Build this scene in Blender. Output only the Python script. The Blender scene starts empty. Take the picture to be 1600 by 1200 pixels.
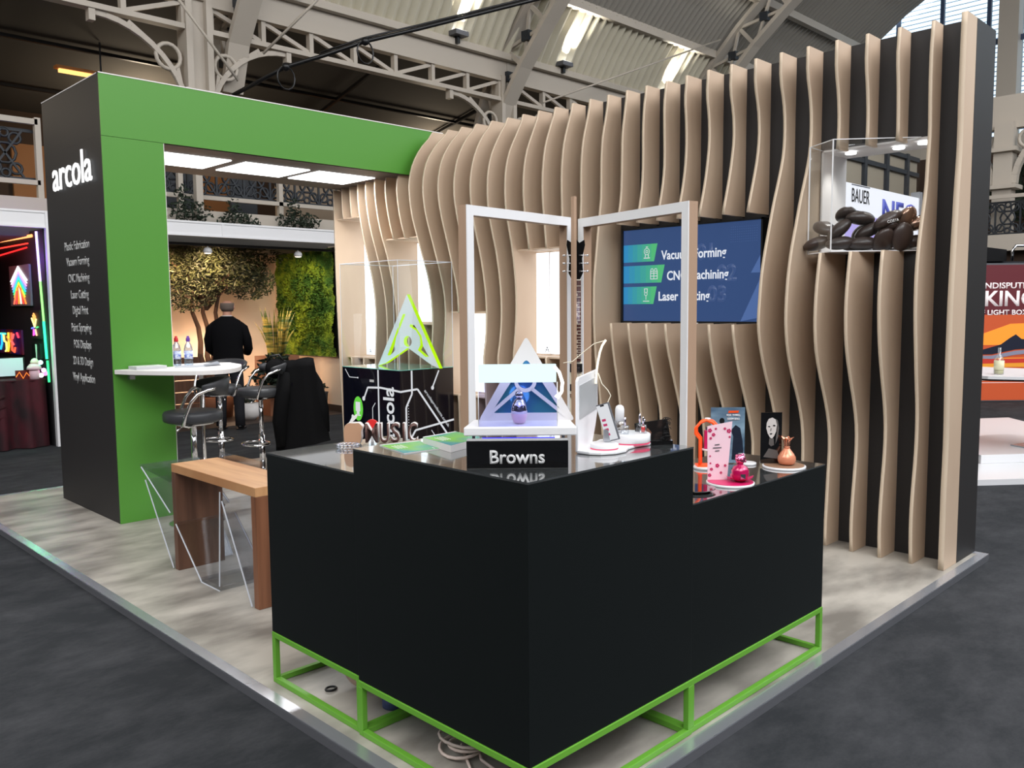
import bpy, bmesh, math, random
from mathutils import Vector, Matrix, Euler
random.seed(7)
PI = math.pi
COL = bpy.context.scene.collection
SC = bpy.context.scene
# ------------------------------------------------------------------ camera
cam_d = bpy.data.cameras.new('camera'); cam = bpy.data.objects.new('camera', cam_d); COL.objects.link(cam)
cam_d.sensor_fit = 'HORIZONTAL'; cam_d.sensor_width = 36.0; cam_d.lens = 36.0 * 1331.1 / 1600.0
cam_d.clip_start = 0.05; cam_d.clip_end = 300
R_ = Vector((0.70892866, -0.70522966, -0.00844246)); U_ = Vector((0.06942472, 0.05786664, 0.99590746)); F_ = Vector((0.70185494, 0.70661346, -0.08998369))
m = Matrix.Identity(4)
for i in range(3):
    m[i][0] = R_[i]; m[i][1] = U_[i]; m[i][2] = -F_[i]
m[0][3], m[1][3], m[2][3] = -1.7126, -1.6899, 1.65
cam.matrix_world = m
SC.camera = cam
# ------------------------------------------------------------------ colour management
SC.view_settings.view_transform = 'Standard'; SC.view_settings.look = 'None'
SC.view_settings.gamma = 1.0; SC.view_settings.use_curve_mapping = False
SC.view_settings.exposure = -0.12
# ------------------------------------------------------------------ daylight outside the hall
world = bpy.data.worlds.new('world'); SC.world = world; world.use_nodes = True
wn = world.node_tree.nodes; wn['Background'].inputs[0].default_value = (0.90, 0.95, 1.0, 1); wn['Background'].inputs[1].default_value = 2.4


def area(name, loc, target, sx, sy, power, col=(1, 1, 1), spread=180):
    d = bpy.data.lights.new(name, 'AREA'); d.shape = 'RECTANGLE'; d.size = sx; d.size_y = sy; d.energy = power; d.color = col
    d.spread = math.radians(spread)
    o = bpy.data.objects.new(name, d); COL.objects.link(o); o.location = loc
    o.rotation_euler = (Vector(target) - Vector(loc)).to_track_quat('-Z', 'Y').to_euler()
    return o


def point(name, loc, power, col=(1, 1, 1), r=0.05):
    d = bpy.data.lights.new(name, 'POINT'); d.energy = power; d.color = col; d.shadow_soft_size = r
    o = bpy.data.objects.new(name, d); COL.objects.link(o); o.location = loc
    return o


def spot(name, loc, target, power, col=(1, 1, 1), ang=60, blend=.6, r=0.05):
    d = bpy.data.lights.new(name, 'SPOT'); d.energy = power; d.color = col; d.shadow_soft_size = r; d.spot_size = math.radians(ang); d.spot_blend = blend
    o = bpy.data.objects.new(name, d); COL.objects.link(o); o.location = loc
    o.rotation_euler = (Vector(target) - Vector(loc)).to_track_quat('-Z', 'Y').to_euler()
    return o


# added unseen fill lights at roof level, standing in for the hall's high lamps
area('roof_light', (-4.5, -5.5, 9.3), (2.5, 2.5, 1.0), 7, 5, 560, (1.0, 0.96, 0.92))
area('roof_light', (1.5, 2.0, 9.6), (1.5, 2.2, 0), 5, 5, 130, (1.0, 0.95, 0.90))
area('roof_light', (4.0, -7.0, 8.8), (4.0, 2.0, 1.5), 7, 4, 470, (0.98, 0.97, 1.0))
area('roof_light', (-6.0, 3.0, 9.0), (0.5, 4.0, 1.0), 5, 6, 340, (1.0, 0.96, 0.93))
area('roof_light', (11.0, -1.0, 9.5), (11.5, 1.5, 0), 8, 6, 600, (1.0, 0.97, 0.95))


# ------------------------------------------------------------------ materials
def lin(c):
    return tuple(((v / 255) / 12.92 if v / 255 <= .04045 else ((v / 255 + .055) / 1.055) ** 2.4) for v in c)


def mat(name, col, rough=.6, metal=0., emit=None, es=0., spec=.5, noise=None, coat=0., trans=0., ior=1.45):
    mt = bpy.data.materials.new(name); mt.use_nodes = True
    nt = mt.node_tree; b = nt.nodes['Principled BSDF']
    c = lin(col) + (1,)
    b.inputs['Base Color'].default_value = c
    b.inputs['Roughness'].default_value = rough; b.inputs['Metallic'].default_value = metal
    b.inputs['Specular IOR Level'].default_value = spec; b.inputs['Coat Weight'].default_value = coat; b.inputs['Coat Roughness'].default_value = .03
    b.inputs['Transmission Weight'].default_value = trans; b.inputs['IOR'].default_value = ior
    if emit is not None:
        b.inputs['Emission Color'].default_value = lin(emit) + (1,); b.inputs['Emission Strength'].default_value = es
    if noise:   # (scale xyz, second colour, detail, low, high)
        sc, c2, det, lo, hi = noise
        tc = nt.nodes.new('ShaderNodeTexCoord'); mp = nt.nodes.new('ShaderNodeMapping'); mp.inputs['Scale'].default_value = sc
        nz = nt.nodes.new('ShaderNodeTexNoise'); nz.inputs['Scale'].default_value = 1; nz.inputs['Detail'].default_value = det; nz.inputs['Roughness'].default_value = .78 if det >= 8 else .5
        rp = nt.nodes.new('ShaderNodeValToRGB'); rp.color_ramp.elements[0].position = lo; rp.color_ramp.elements[1].position = hi
        rp.color_ramp.elements[0].color = c; rp.color_ramp.elements[1].color = lin(c2) + (1,)
        nt.links.new(tc.outputs['Object'], mp.inputs[0]); nt.links.new(mp.outputs[0], nz.inputs['Vector'])
        nt.links.new(nz.outputs[0], rp.inputs[0]); nt.links.new(rp.outputs[0], b.inputs['Base Color'])
    return mt


def clear(name, tint=(255, 255, 255), refl=.09, rough=0.0, edge=.25):
    mt = bpy.data.materials.new(name); mt.use_nodes = True; nt = mt.node_tree; nt.nodes.clear()
    o = nt.nodes.new('ShaderNodeOutputMaterial'); mx = nt.nodes.new('ShaderNodeMixShader'); tr = nt.nodes.new('ShaderNodeBsdfTransparent'); gl = nt.nodes.new('ShaderNodeBsdfGlossy')
    tr.inputs[0].default_value = lin(tint) + (1,); gl.inputs['Roughness'].default_value = rough
    fr = nt.nodes.new('ShaderNodeLayerWeight'); fr.inputs[0].default_value = .35
    mm = nt.nodes.new('ShaderNodeMath'); mm.operation = 'MULTIPLY_ADD'; mm.inputs[1].default_value = edge; mm.inputs[2].default_value = refl
    nt.links.new(fr.outputs['Fresnel'], mm.inputs[0]); nt.links.new(mm.outputs[0], mx.inputs[0]); nt.links.new(tr.outputs[0], mx.inputs[1]); nt.links.new(gl.outputs[0], mx.inputs[2]); nt.links.new(mx.outputs[0], o.inputs[0])
    return mt


def glow(name, col, s):
    mt = bpy.data.materials.new(name); mt.use_nodes = True; nt = mt.node_tree; nt.nodes.clear()
    o = nt.nodes.new('ShaderNodeOutputMaterial'); e = nt.nodes.new('ShaderNodeEmission'); e.inputs[0].default_value = lin(col) + (1,); e.inputs[1].default_value = s
    nt.links.new(e.outputs[0], o.inputs[0]); return mt


M = {}
M['carpet'] = mat('carpet', (44, 46, 49), .95, noise=((1.6, 2.6, 1.2), (66, 67, 70), 15, .42, .68), spec=.2)
M['deck'] = mat('deck_laminate', (124, 119, 112), .40, noise=((1.7, 3.6, 1), (188, 182, 172), 7, .36, .62), spec=.4)
M['alu'] = mat('aluminium', (198, 201, 208), .26, .7)
M['alu_dark'] = mat('anodised_edge', (104, 105, 110), .5, .3)
M['black_wall'] = mat('black_panel', (44, 42, 42), .55, spec=.4)
M['counter'] = mat('black_laminate', (17, 21, 21), .32, spec=.45)
M['counter_top'] = mat('black_gloss', (60, 63, 64), .12, spec=1.0, coat=1.0); M['counter_top'].node_tree.nodes['Principled BSDF'].inputs['Coat IOR'].default_value = 2.0
M['green'] = mat('green_vinyl', (80, 142, 52), .42)
M['frame_green'] = mat('green_powder_coat', (104, 168, 54), .45)
M['ply'] = mat('birch_ply', (202, 179, 155), .6, noise=((2.0, 6, .9), (189, 164, 141), 4, .3, .75))
M['ply_edge'] = mat('birch_ply_edge', (212, 193, 170), .6)
M['white'] = mat('white_gloss', (236, 236, 238), .25)
M['white_matt'] = mat('white_matt', (226, 222, 220), .6)
M['steel_paint'] = mat('cream_painted_iron', (184, 175, 163), .55)
M['roof_light'] = mat('cream_corrugated_sheet', (205, 199, 180), .5)
M['roof_dark'] = mat('grey_corrugated_sheet', (150, 146, 138), .55)
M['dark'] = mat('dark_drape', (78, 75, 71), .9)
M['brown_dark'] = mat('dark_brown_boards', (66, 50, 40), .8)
M['iron'] = mat('black_ironwork', (40, 44, 50), .5)
M['black'] = mat('black_plastic', (18, 18, 20), .35)
M['black_gloss'] = mat('piano_black', (8, 8, 10), .08, coat=1)
M['chrome'] = mat('chrome', (225, 225, 228), .08, 1.0)
M['vinyl_seat'] = mat('charcoal_vinyl', (52, 53, 56), .42)
M['cloth_black'] = mat('black_cloth', (14, 14, 15), .95, spec=.1)
M['suit'] = mat('black_suit_wool', (16, 16, 19), .9, spec=.15)
M['trouser'] = mat('dark_grey_trousers', (40, 40, 44), .9, spec=.15)
M['skin'] = mat('skin', (196, 142, 118), .55)
M['hair_grey'] = mat('short_grey_hair', (112, 98, 90), .9)
M['walnut'] = mat('walnut', (116, 82, 64), .45, noise=((14, 14, 1.2), (82, 56, 44), 5, .35, .7))
M['oak'] = mat('oiled_oak', (206, 158, 112), .4, noise=((16, 1.5, 1), (176, 124, 82), 5, .35, .7))
M['walnut_leg'] = mat('walnut_end', (134, 88, 62), .45, noise=((22, 22, 1.2), (98, 60, 40), 5, .35, .7))
M['wood_post'] = mat('beech_edge', (176, 146, 122), .55)
M['acrylic'] = clear('clear_acrylic', (248, 251, 252), .045, edge=.12)
M['acrylic_thick'] = clear('thick_clear_acrylic', (248, 250, 253), .13, .08, .25)
M['acr_edge'] = mat('polished_acrylic_edge', (214, 218, 226), .15)
M['light_white'] = glow('lit_white_panel', (255, 255, 255), 4.2)
M['light_niche'] = glow('lit_niche_panel', (246, 250, 255), 2.4)
M['letter_glow'] = glow('lit_letters', (255, 255, 255), 1.25)
M['letter_grey'] = mat('pale_lettering', (205, 205, 205), .6)
M['neon_green'] = glow('edge_lit_lime', (190, 245, 20), 1.1)
M['frost_green'] = mat('frosted_pale_face', (206, 214, 216), .35, emit=(180, 200, 200), es=.05)
M['teal'] = mat('teal_gloss', (130, 205, 190), .12, coat=1)
M['navy'] = mat('navy_black_gloss', (10, 11, 22), .15, coat=.6)
M['white_line'] = glow('white_line_print', (240, 242, 246), .85)
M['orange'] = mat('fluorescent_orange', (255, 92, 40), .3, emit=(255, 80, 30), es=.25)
M['magenta'] = mat('magenta', (200, 30, 96), .35)
M['pink'] = mat('pale_pink', (240, 205, 216), .4)
M['pink_met'] = mat('metallic_pink', (236, 130, 170), .12, .9)
M['copper'] = mat('rose_copper', (224, 150, 120), .18, .85)
M['copper_glass'] = mat('peach_glass', (230, 150, 116), .12, .2)
M['silver'] = mat('silver_chrome', (206, 200, 214), .06, 1.0)
M['bean'] = mat('dark_chocolate_bean', (62, 50, 46), .38, coat=.2)
M['bean_shiny'] = mat('bronze_bean', (150, 122, 106), .16, .7)
M['leaf'] = mat('olive_leaf', (66, 72, 38), .6, noise=((3, 3, 3), (36, 42, 26), 3, .35, .65))
M['leaf_dark'] = mat('dark_ivy', (44, 56, 42), .7)
M['moss'] = mat('moss', (58, 92, 26), .95, noise=((3.5, 3.5, 3.5), (128, 148, 34), 6, .42, .62))
M['snake'] = mat('snake_plant', (196, 172, 84), .5, noise=((2, 2, 22), (70, 92, 48), 3, .4, .6))
M['terracotta'] = mat('terracotta', (140, 92, 66), .7)
M['maroon'] = mat('maroon_velvet', (70, 8, 24), .75, noise=((5, 5, 2), (24, 3, 10), 3, .35, .65))
M['cream_wall'] = mat('cream_plaster', (238, 214, 190), .7)
M['trunk'] = mat('bark', (70, 50, 38), .9)
M['booth_black'] = mat('black_booth_board', (18, 17, 20), .7)
M['dark_floor'] = mat('dark_wood_floor', (62, 50, 44), .6)
M['glass'] = clear('glass', (230, 240, 245), .08)
M['iron_blue'] = mat('blue_grey_glazing_bar', (62, 78, 104), .5)
M['ivory'] = mat('ivory', (244, 236, 214), .3)
M['rosewood'] = mat('rosewood', (82, 42, 34), .4)
M['brown_letter'] = mat('dark_brown_letter', (92, 62, 56), .5)
M['cork'] = mat('cork_wood', (184, 142, 112), .6)
M['red'] = mat('red', (214, 40, 40), .4)


# ------------------------------------------------------------------ geometry helpers
class B:
    """collects vertices and faces of ONE mesh"""
    def __init__(s): s.v = []; s.f = []; s.m = []; s.smooth = []
    def add(s, vs, fs, mi=0, sm=False):
        o = len(s.v); s.v += [tuple(v) for v in vs]
        for f in fs: s.f.append(tuple(i + o for i in f)); s.m.append(mi); s.smooth.append(sm)
        return s
    def box(s, a, b, mi=0):
        x0, y0, z0 = a; x1, y1, z1 = b
        if x0 > x1: x0, x1 = x1, x0
        if y0 > y1: y0, y1 = y1, y0
        if z0 > z1: z0, z1 = z1, z0
        return s.add([(x0, y0, z0), (x1, y0, z0), (x1, y1, z0), (x0, y1, z0), (x0, y0, z1), (x1, y0, z1), (x1, y1, z1), (x0, y1, z1)],
                     [(0, 3, 2, 1), (4, 5, 6, 7), (0, 1, 5, 4), (1, 2, 6, 5), (2, 3, 7, 6), (3, 0, 4, 7)], mi)
    def prism(s, poly, n, d, mi=0, mis=None):
        """poly: 3D points of a planar polygon, extruded by vector d"""
        k = len(poly); d = Vector(d); top = [Vector(p) + d for p in poly]
        s.add([tuple(p) for p in poly] + [tuple(p) for p in top], [tuple(range(k))[::-1], tuple(range(k, 2 * k))], mi)
        o = len(s.v) - 2 * k
        for i in range(k):
            j = (i + 1) % k; s.f.append((o + i, o + j, o + k + j, o + k + i)); s.m.append(mi if mis is None else mis); s.smooth.append(False)
        return s
    def bar(s, p0, p1, w, h, up=(0, 0, 1), mi=0):
        p0 = Vector(p0); p1 = Vector(p1); d = (p1 - p0).normalized(); u = Vector(up); sd = d.cross(u)
        if sd.length < 1e-4: sd = d.cross(Vector((1, 0, 0)))
        sd.normalize(); u = sd.cross(d).normalized()
        a = sd * w / 2; b = u * h / 2
        vs = [p0 - a - b, p0 + a - b, p0 + a + b, p0 - a + b, p1 - a - b, p1 + a - b, p1 + a + b, p1 - a + b]
        return s.add(vs, [(0, 3, 2, 1), (4, 5, 6, 7), (0, 1, 5, 4), (1, 2, 6, 5), (2, 3, 7, 6), (3, 0, 4, 7)], mi)
    def tube(s, pts, r, n=8, mi=0, closed=False, cap=True):
        P = [Vector(p) for p in pts]; k = len(P); rr = r if isinstance(r, (list, tuple)) else [r] * k
        prev = None; base = len(s.v)
        for i, p in enumerate(P):
            if closed: t = P[(i + 1) % k] - P[i - 1]
            else: t = P[min(i + 1, k - 1)] - P[max(i - 1, 0)]
            if t.length < 1e-9: t = Vector((0, 0, 1))
            t.normalize()
            if prev is None:
                a = t.cross(Vector((0, 0, 1)))
                if a.length < .05: a = t.cross(Vector((0, 1, 0)))
            else:
                a = prev - t * prev.dot(t)
                if a.length < 1e-4: a = t.cross(Vector((1, 0.3, 0)))
            a.normalize(); b = t.cross(a); prev = a
            for j in range(n):
                an = 2 * PI * j / n; s.v.append(tuple(p + (a * math.cos(an) + b * math.sin(an)) * rr[i]))
        for i in range(k if closed else k - 1):
            for j in range(n):
                q = (i + 1) % k
                s.f.append((base + i * n + j, base + i * n + (j + 1) % n, base + q * n + (j + 1) % n, base + q * n + j)); s.m.append(mi); s.smooth.append(True)
        if cap and not closed:
            s.f.append(tuple(base + j for j in range(n))[::-1]); s.m.append(mi); s.smooth.append(False)
            s.f.append(tuple(base + (k - 1) * n + j for j in range(n))); s.m.append(mi); s.smooth.append(False)
        return s
    def lathe(s, prof, c=(0, 0, 0), n=28, mi=0, sx=1., sy=1., sm=True):
        base = len(s.v); c = Vector(c)
        for r, z in prof:
            for j in range(n):
                a = 2 * PI * j / n; s.v.append((c.x + r * sx * math.cos(a), c.y + r * sy * math.sin(a), c.z + z))
        for i in range(len(prof) - 1):
            for j in range(n):
                s.f.append((base + i * n + j, base + i * n + (j + 1) % n, base + (i + 1) * n + (j + 1) % n, base + (i + 1) * n + j)); s.m.append(mi); s.smooth.append(sm)
        s.f.append(tuple(base + j for j in range(n))[::-1]); s.m.append(mi); s.smooth.append(False)
        e = base + (len(prof) - 1) * n
        s.f.append(tuple(e + j for j in range(n))); s.m.append(mi); s.smooth.append(False)
        return s
    def ball(s, c, r, n=16, mi=0, mat4=None):
        rx, ry, rz = r if isinstance(r, (tuple, list)) else (r, r, r)
        base = len(s.v); h = n // 2
        for i in range(h + 1):
            th = PI * i / h
            for j in range(n):
                a = 2 * PI * j / n; v = Vector((rx * math.sin(th) * math.cos(a), ry * math.sin(th) * math.sin(a), rz * math.cos(th)))
                if mat4: v = mat4 @ v
                s.v.append(tuple(v + Vector(c)))
        for i in range(h):
            for j in range(n):
                s.f.append((base + i * n + j, base + (i + 1) * n + j, base + (i + 1) * n + (j + 1) % n, base + i * n + (j + 1) % n)); s.m.append(mi); s.smooth.append(True)
        return s
    def plate(s, w, h, c, u, v, t, mi=0):
        """flat panel centred at c, half-axes along unit vectors u (width) and v (height), thickness t along u x v"""
        c = Vector(c); u = Vector(u).normalized(); v = Vector(v).normalized(); n = u.cross(v).normalized() * t
        poly = [c - u * w / 2 - v * h / 2, c + u * w / 2 - v * h / 2, c + u * w / 2 + v * h / 2, c - u * w / 2 + v * h / 2]
        return s.prism(poly, None, n, mi)


ORG = {}


def thing(name, label, cat, loc=(0, 0, 0), rotz=0., group=None, local=False):
    o = bpy.data.objects.new(name, None); COL.objects.link(o); o.location = loc; o.rotation_euler = (0, 0, rotz); o.empty_display_size = .1
    o['label'] = label; o['category'] = cat
    if group: o['group'] = group
    ORG[o.name] = Vector((0, 0, 0)) if local else Vector(loc)
    return o


def build(name, b, mats, parent=None, label=None, cat=None, group=None, kind=None, loc=None, bevel=0., subd=0, rotz=None):
    me = bpy.data.meshes.new(name)
    if not isinstance(mats, (list, tuple)): mats = [mats]
    org = ORG[parent.name] if parent else Vector(loc or (0, 0, 0))
    me.from_pydata([tuple(Vector(v) - org) for v in b.v], [], b.f)
    for mt in mats: me.materials.append(M[mt] if isinstance(mt, str) else mt)
    for p, mi, sm in zip(me.polygons, b.m, b.smooth): p.material_index = mi; p.use_smooth = sm
    me.validate(); me.update()
    bm = bmesh.new(); bm.from_mesh(me); bmesh.ops.recalc_face_normals(bm, faces=bm.faces); bm.to_mesh(me); bm.free()
    return link(name, me, parent, label, cat, group, kind, org, bevel, subd, rotz)


def link(name, me, parent, label, cat, group, kind, org, bevel=0., subd=0, rotz=None):
    o = bpy.data.objects.new(name, me); COL.objects.link(o)
    if parent: o.parent = parent; ORG[o.name] = ORG[parent.name]
    else: o.location = org; ORG[o.name] = Vector(org)
    if rotz is not None: o.rotation_euler = (0, 0, rotz)
    if label: o['label'] = label
    if cat: o['category'] = cat
    if group: o['group'] = group
    if kind: o['kind'] = kind
    if bevel:
        md = o.modifiers.new('bevel', 'BEVEL'); md.width = bevel; md.segments = 2; md.limit_method = 'ANGLE'
    if subd:
        md = o.modifiers.new('subd', 'SUBSURF'); md.levels = subd; md.render_levels = subd
    return o


def curve_to_mesh(cu, T, org, name):
    ob = bpy.data.objects.new('tmp', cu); COL.objects.link(ob)
    dg = bpy.context.evaluated_depsgraph_get(); dg.update()
    me = bpy.data.meshes.new_from_object(ob.evaluated_get(dg)); bpy.data.objects.remove(ob)
    me.name = name
    me.transform(Matrix.Translation(-Vector(org)) @ T)
    return me


def frame3(o, u, v):
    u = Vector(u).normalized(); v = Vector(v).normalized(); n = u.cross(v); T = Matrix.Identity(4)
    for i in range(3): T[i][0] = u[i]; T[i][1] = v[i]; T[i][2] = n[i]; T[i][3] = o[i]
    return T


def text(name, s, origin, u, v, size, mt, parent, width=None, ext=.001, align='CENTER', bold=0., label=None, kind=None):
    cu = bpy.data.curves.new('t', 'FONT'); cu.body = s; cu.size = 1; cu.align_x = align; cu.align_y = 'CENTER'; cu.extrude = 0; cu.resolution_u = 3; cu.offset = bold
    org = ORG[parent.name] if parent else Vector(origin)
    me = curve_to_mesh(cu, Matrix.Identity(4), (0, 0, 0), name)
    xs = [q.co.x for q in me.vertices]; ys = [q.co.y for q in me.vertices]
    w = (max(xs) - min(xs)) or 1; h = (max(ys) - min(ys)) or 1
    sy = size; sx = size if width is None else width / w
    # solidify by hand: duplicate flat faces backwards
    T = Matrix.Translation(-org) @ frame3(origin, u, v) @ Matrix.Diagonal((sx, sy, 1, 1))
    bm = bmesh.new(); bm.from_mesh(me)
    if ext > 0:
        g = bmesh.ops.extrude_face_region(bm, geom=bm.faces[:])
        for e in g['geom']:
            if isinstance(e, bmesh.types.BMVert): e.co.z += ext
    bmesh.ops.recalc_face_normals(bm, faces=bm.faces)
    bm.transform(T); bm.to_mesh(me); bm.free()
    me.materials.clear(); me.materials.append(M[mt] if isinstance(mt, str) else mt)
    return link(name, me, parent, label, None, None, kind, org)


def shape2d(name, loops, origin, u, v, t, mats, parent, label=None, cat=None, bevel=0.):
    """flat shape with holes from 2D loops, thickness t; side faces take the second material"""
    cu = bpy.data.curves.new('c', 'CURVE'); cu.dimensions = '2D'; cu.fill_mode = 'BOTH'
    for lp in loops:
        sp = cu.splines.new('POLY'); sp.points.add(len(lp) - 1)
        for q, (x, y) in zip(sp.points, lp): q.co = (x, y, 0, 1)
        sp.use_cyclic_u = True
    me = curve_to_mesh(cu, Matrix.Identity(4), (0, 0, 0), name)
    org = ORG[parent.name] if parent else Vector(origin)
    me.materials.clear()
    for mt in mats: me.materials.append(M[mt] if isinstance(mt, str) else mt)
    bm = bmesh.new(); bm.from_mesh(me)
    bmesh.ops.remove_doubles(bm, verts=bm.verts, dist=1e-5)
    g = bmesh.ops.extrude_face_region(bm, geom=bm.faces[:])
    for e in g['geom']:
        if isinstance(e, bmesh.types.BMVert): e.co.z += t
    bmesh.ops.recalc_face_normals(bm, faces=bm.faces)
    for f in bm.faces: f.material_index = 1 if abs(f.normal.z) < .5 and len(mats) > 1 else 0
    bm.transform(Matrix.Translation(-org) @ frame3(origin, u, v)); bm.to_mesh(me); bm.free()
    return link(name, me, parent, label, cat, None, None, org)


def circ(x, y, r, n=28, a0=0, a1=2 * PI):
    full = abs(a1 - a0 - 2 * PI) < 1e-6
    return [(x + r * math.cos(a0 + (a1 - a0) * i / (n if full else n - 1)), y + r * math.sin(a0 + (a1 - a0) * i / (n if full else n - 1))) for i in range(n)]


def copy_tree(o, loc=None, rotz=None, label=None, parent=None):
    c = o.copy(); COL.objects.link(c)
    if parent: c.parent = parent
    if loc is not None: c.location = loc
    if rotz is not None: c.rotation_euler = (0, 0, rotz)
    if label: c['label'] = label
    for ch in [x for x in ALLOBJ() if x.parent == o]: copy_tree(ch, parent=c)
    return c


def ALLOBJ(): return list(COL.objects)


CAMROT = math.atan2(-.7052, .7089)     # things turned to face the aisle corner
X3 = (1, 0, 0); Y3 = (0, 1, 0); Z3 = (0, 0, 1); NY = (0, -1, 0)
# ================================================================== the hall (setting)
CZ_ = -0.047
b = B(); b.box((-14, -14, CZ_ - .1), (34, 20, CZ_)); build('floor', b, 'carpet', kind='structure')

# barrel roof over the nave: corrugated sheets following the arch, in two materials
PROF = [(10.2, 6.40), (9.85, 6.95), (9.4, 7.52), (8.9, 8.05), (8.3, 8.53), (7.4, 9.2), (6.3, 9.85), (4.8, 10.5), (2.8, 11.1), (0, 11.6), (-3, 11.7)]
def corr(i0, i1, x0, x1, per, amp):
    b = B(); P = PROF[i0:i1 + 1]; n = int((x1 - x0) / per * 6); sh = [0, .0, .5, 1, 1, .5]
    rows = []
    for k, (y, z) in enumerate(P):
        a = P[max(k - 1, 0)]; c = P[min(k + 1, len(P) - 1)]; t = Vector((0, c[0] - a[0], c[1] - a[1])).normalized(); nrm = Vector((0, t.z, -t.y))
        if nrm.z > 0: nrm = -nrm
        rows.append([tuple(Vector((x0 + i * per / 6, y, z)) + nrm * amp * sh[i % 6]) for i in range(n + 1)])
    vs = [v for r in rows for v in r]; w = n + 1
    b.add(vs, [(r * w + i, r * w + i + 1, (r + 1) * w + i + 1, (r + 1) * w + i) for r in range(len(P) - 1) for i in range(n)])
    return b
build('ceiling', corr(0, 2, -8, 22, .21, .10), 'roof_light', kind='structure')
build('ceiling', corr(2, 10, -8, 22, .17, .065), 'roof_dark', kind='structure')
# purlins: long cream beams along the roof
for k, (y, z) in enumerate([(9.4, 7.46), (8.3, 8.45), (6.3, 9.75), (2.8, 11.0)]):
    b = B().box((-8, y - .07, z - .12), (22, y + .07, z + .05)); build('trim_%d' % (k + 1), b, 'steel_paint', kind='structure')
# eaves cornice above the lattice girder
b = B().box((-8, 10.15, 5.98), (22, 10.45, 6.28)); b.box((-8, 10.02, 6.28), (22, 10.45, 6.40)); build('trim_5', b, 'steel_paint', kind='structure')

# columns with riveted shafts, lattice girders, spandrel brackets, arched ribs
XS = [-2.2, 3.9, 10.0, 16.1, 22.0]
col_lab = {3.9: 'cream iron column rising behind the green header near the black end pillar', 10.0: 'cream iron column rising behind the curved tops of the plywood fins', 16.1: 'cream iron column under the far roof rib', -2.2: 'cream iron column', 22.0: 'cream iron column by the gable glazing'}
rib_lab = {3.9: 'nearest cream lattice roof rib, above the green header', 10.0: 'cream lattice roof rib rising above the middle of the plywood fins', 16.1: 'cream lattice roof rib beyond the middle one, behind the taller fins'}
inner = [(10.4, 4.85), (10.15, 5.5), (9.7, 6.1), (9.1, 6.75), (8.4, 7.45), (7.6, 8.1), (6.7, 8.75), (5.5, 9.4), (4, 9.95), (2, 10.4), (0, 10.7)]
for X in XS[1:4]:
    b = B()
    for dx in (-.15, .15): b.box((X + dx - .045, 10.1, 4.55), (X + dx + .045, 10.4, 6.0))
    b.box((X - .12, 10.2, 4.5), (X + .12, 10.3, 6.0)); b.box((X - .05, 10.3, 3.0), (X + .05, 10.4, 4.6))
    b.box((X - .26, 10.02, 4.6), (X + .26, 10.45, 4.72))
    build('iron_column', b, 'steel_paint', label=col_lab[X], cat='column', loc=(X, 10.25, 3.0))
    lb_ = rib_lab[X]; X = 4.5 if X == 3.9 else X
    t = thing('roof_rib', lb_, 'roof rib', (X, 10.2, 4.75))
    c1 = B(); pts = inner
    for dx in (-.0,):
        for i in range(len(pts) - 1):
            c1.bar((X, pts[i][0], pts[i][1]), (X, pts[i + 1][0], pts[i + 1][1]), .09, .32, up=X3)
    build('bottom_chord', c1, 'steel_paint', t)
    c2 = B(); up = []
    for i, (y, z) in enumerate(pts):
        a = pts[max(i - 1, 0)]; c = pts[min(i + 1, len(pts) - 1)]; tt = Vector((0, c[0] - a[0], c[1] - a[1])).normalized(); nn = Vector((0, -tt.z, tt.y))
        if nn.y < 0 and nn.z < 0: nn = -nn
        nn = nn if nn.z > 0 or nn.y > 0 else -nn
        up.append((y + nn.y * .62, z + nn.z * .62))
    for i in range(len(up) - 1): c2.bar((X, up[i][0], up[i][1]), (X, up[i + 1][0], up[i + 1][1]), .09, .28, up=X3)
    build('top_chord', c2, 'steel_paint', t)
    br = B(); nd = B()
    for i in range(len(pts) - 1):
        br.bar((X, pts[i][0], pts[i][1]), (X, up[i + 1][0], up[i + 1][1]), .06, .05, up=X3)
        br.bar((X, pts[i + 1][0], pts[i + 1][1]), (X, up[i][0], up[i][1]), .06, .05, up=X3)
        my = (pts[i][0] + up[i + 1][0]) / 2; mz = (pts[i][1] + up[i + 1][1]) / 2
        build('node_plate', B().box((X - .07, my - .09, mz - .09), (X + .07, my + .09, mz + .09)), 'iron', t)
        br.bar((X, pts[i][0], pts[i][1]), (X, up[i][0], up[i][1]), .08, .05, up=X3)
    build('cross_bracing', br, 'steel_paint', t)
glab = ['cream lattice girder above the black end pillar', 'cream lattice girder running above the green header', 'cream lattice girder beyond the middle roof rib']
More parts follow.
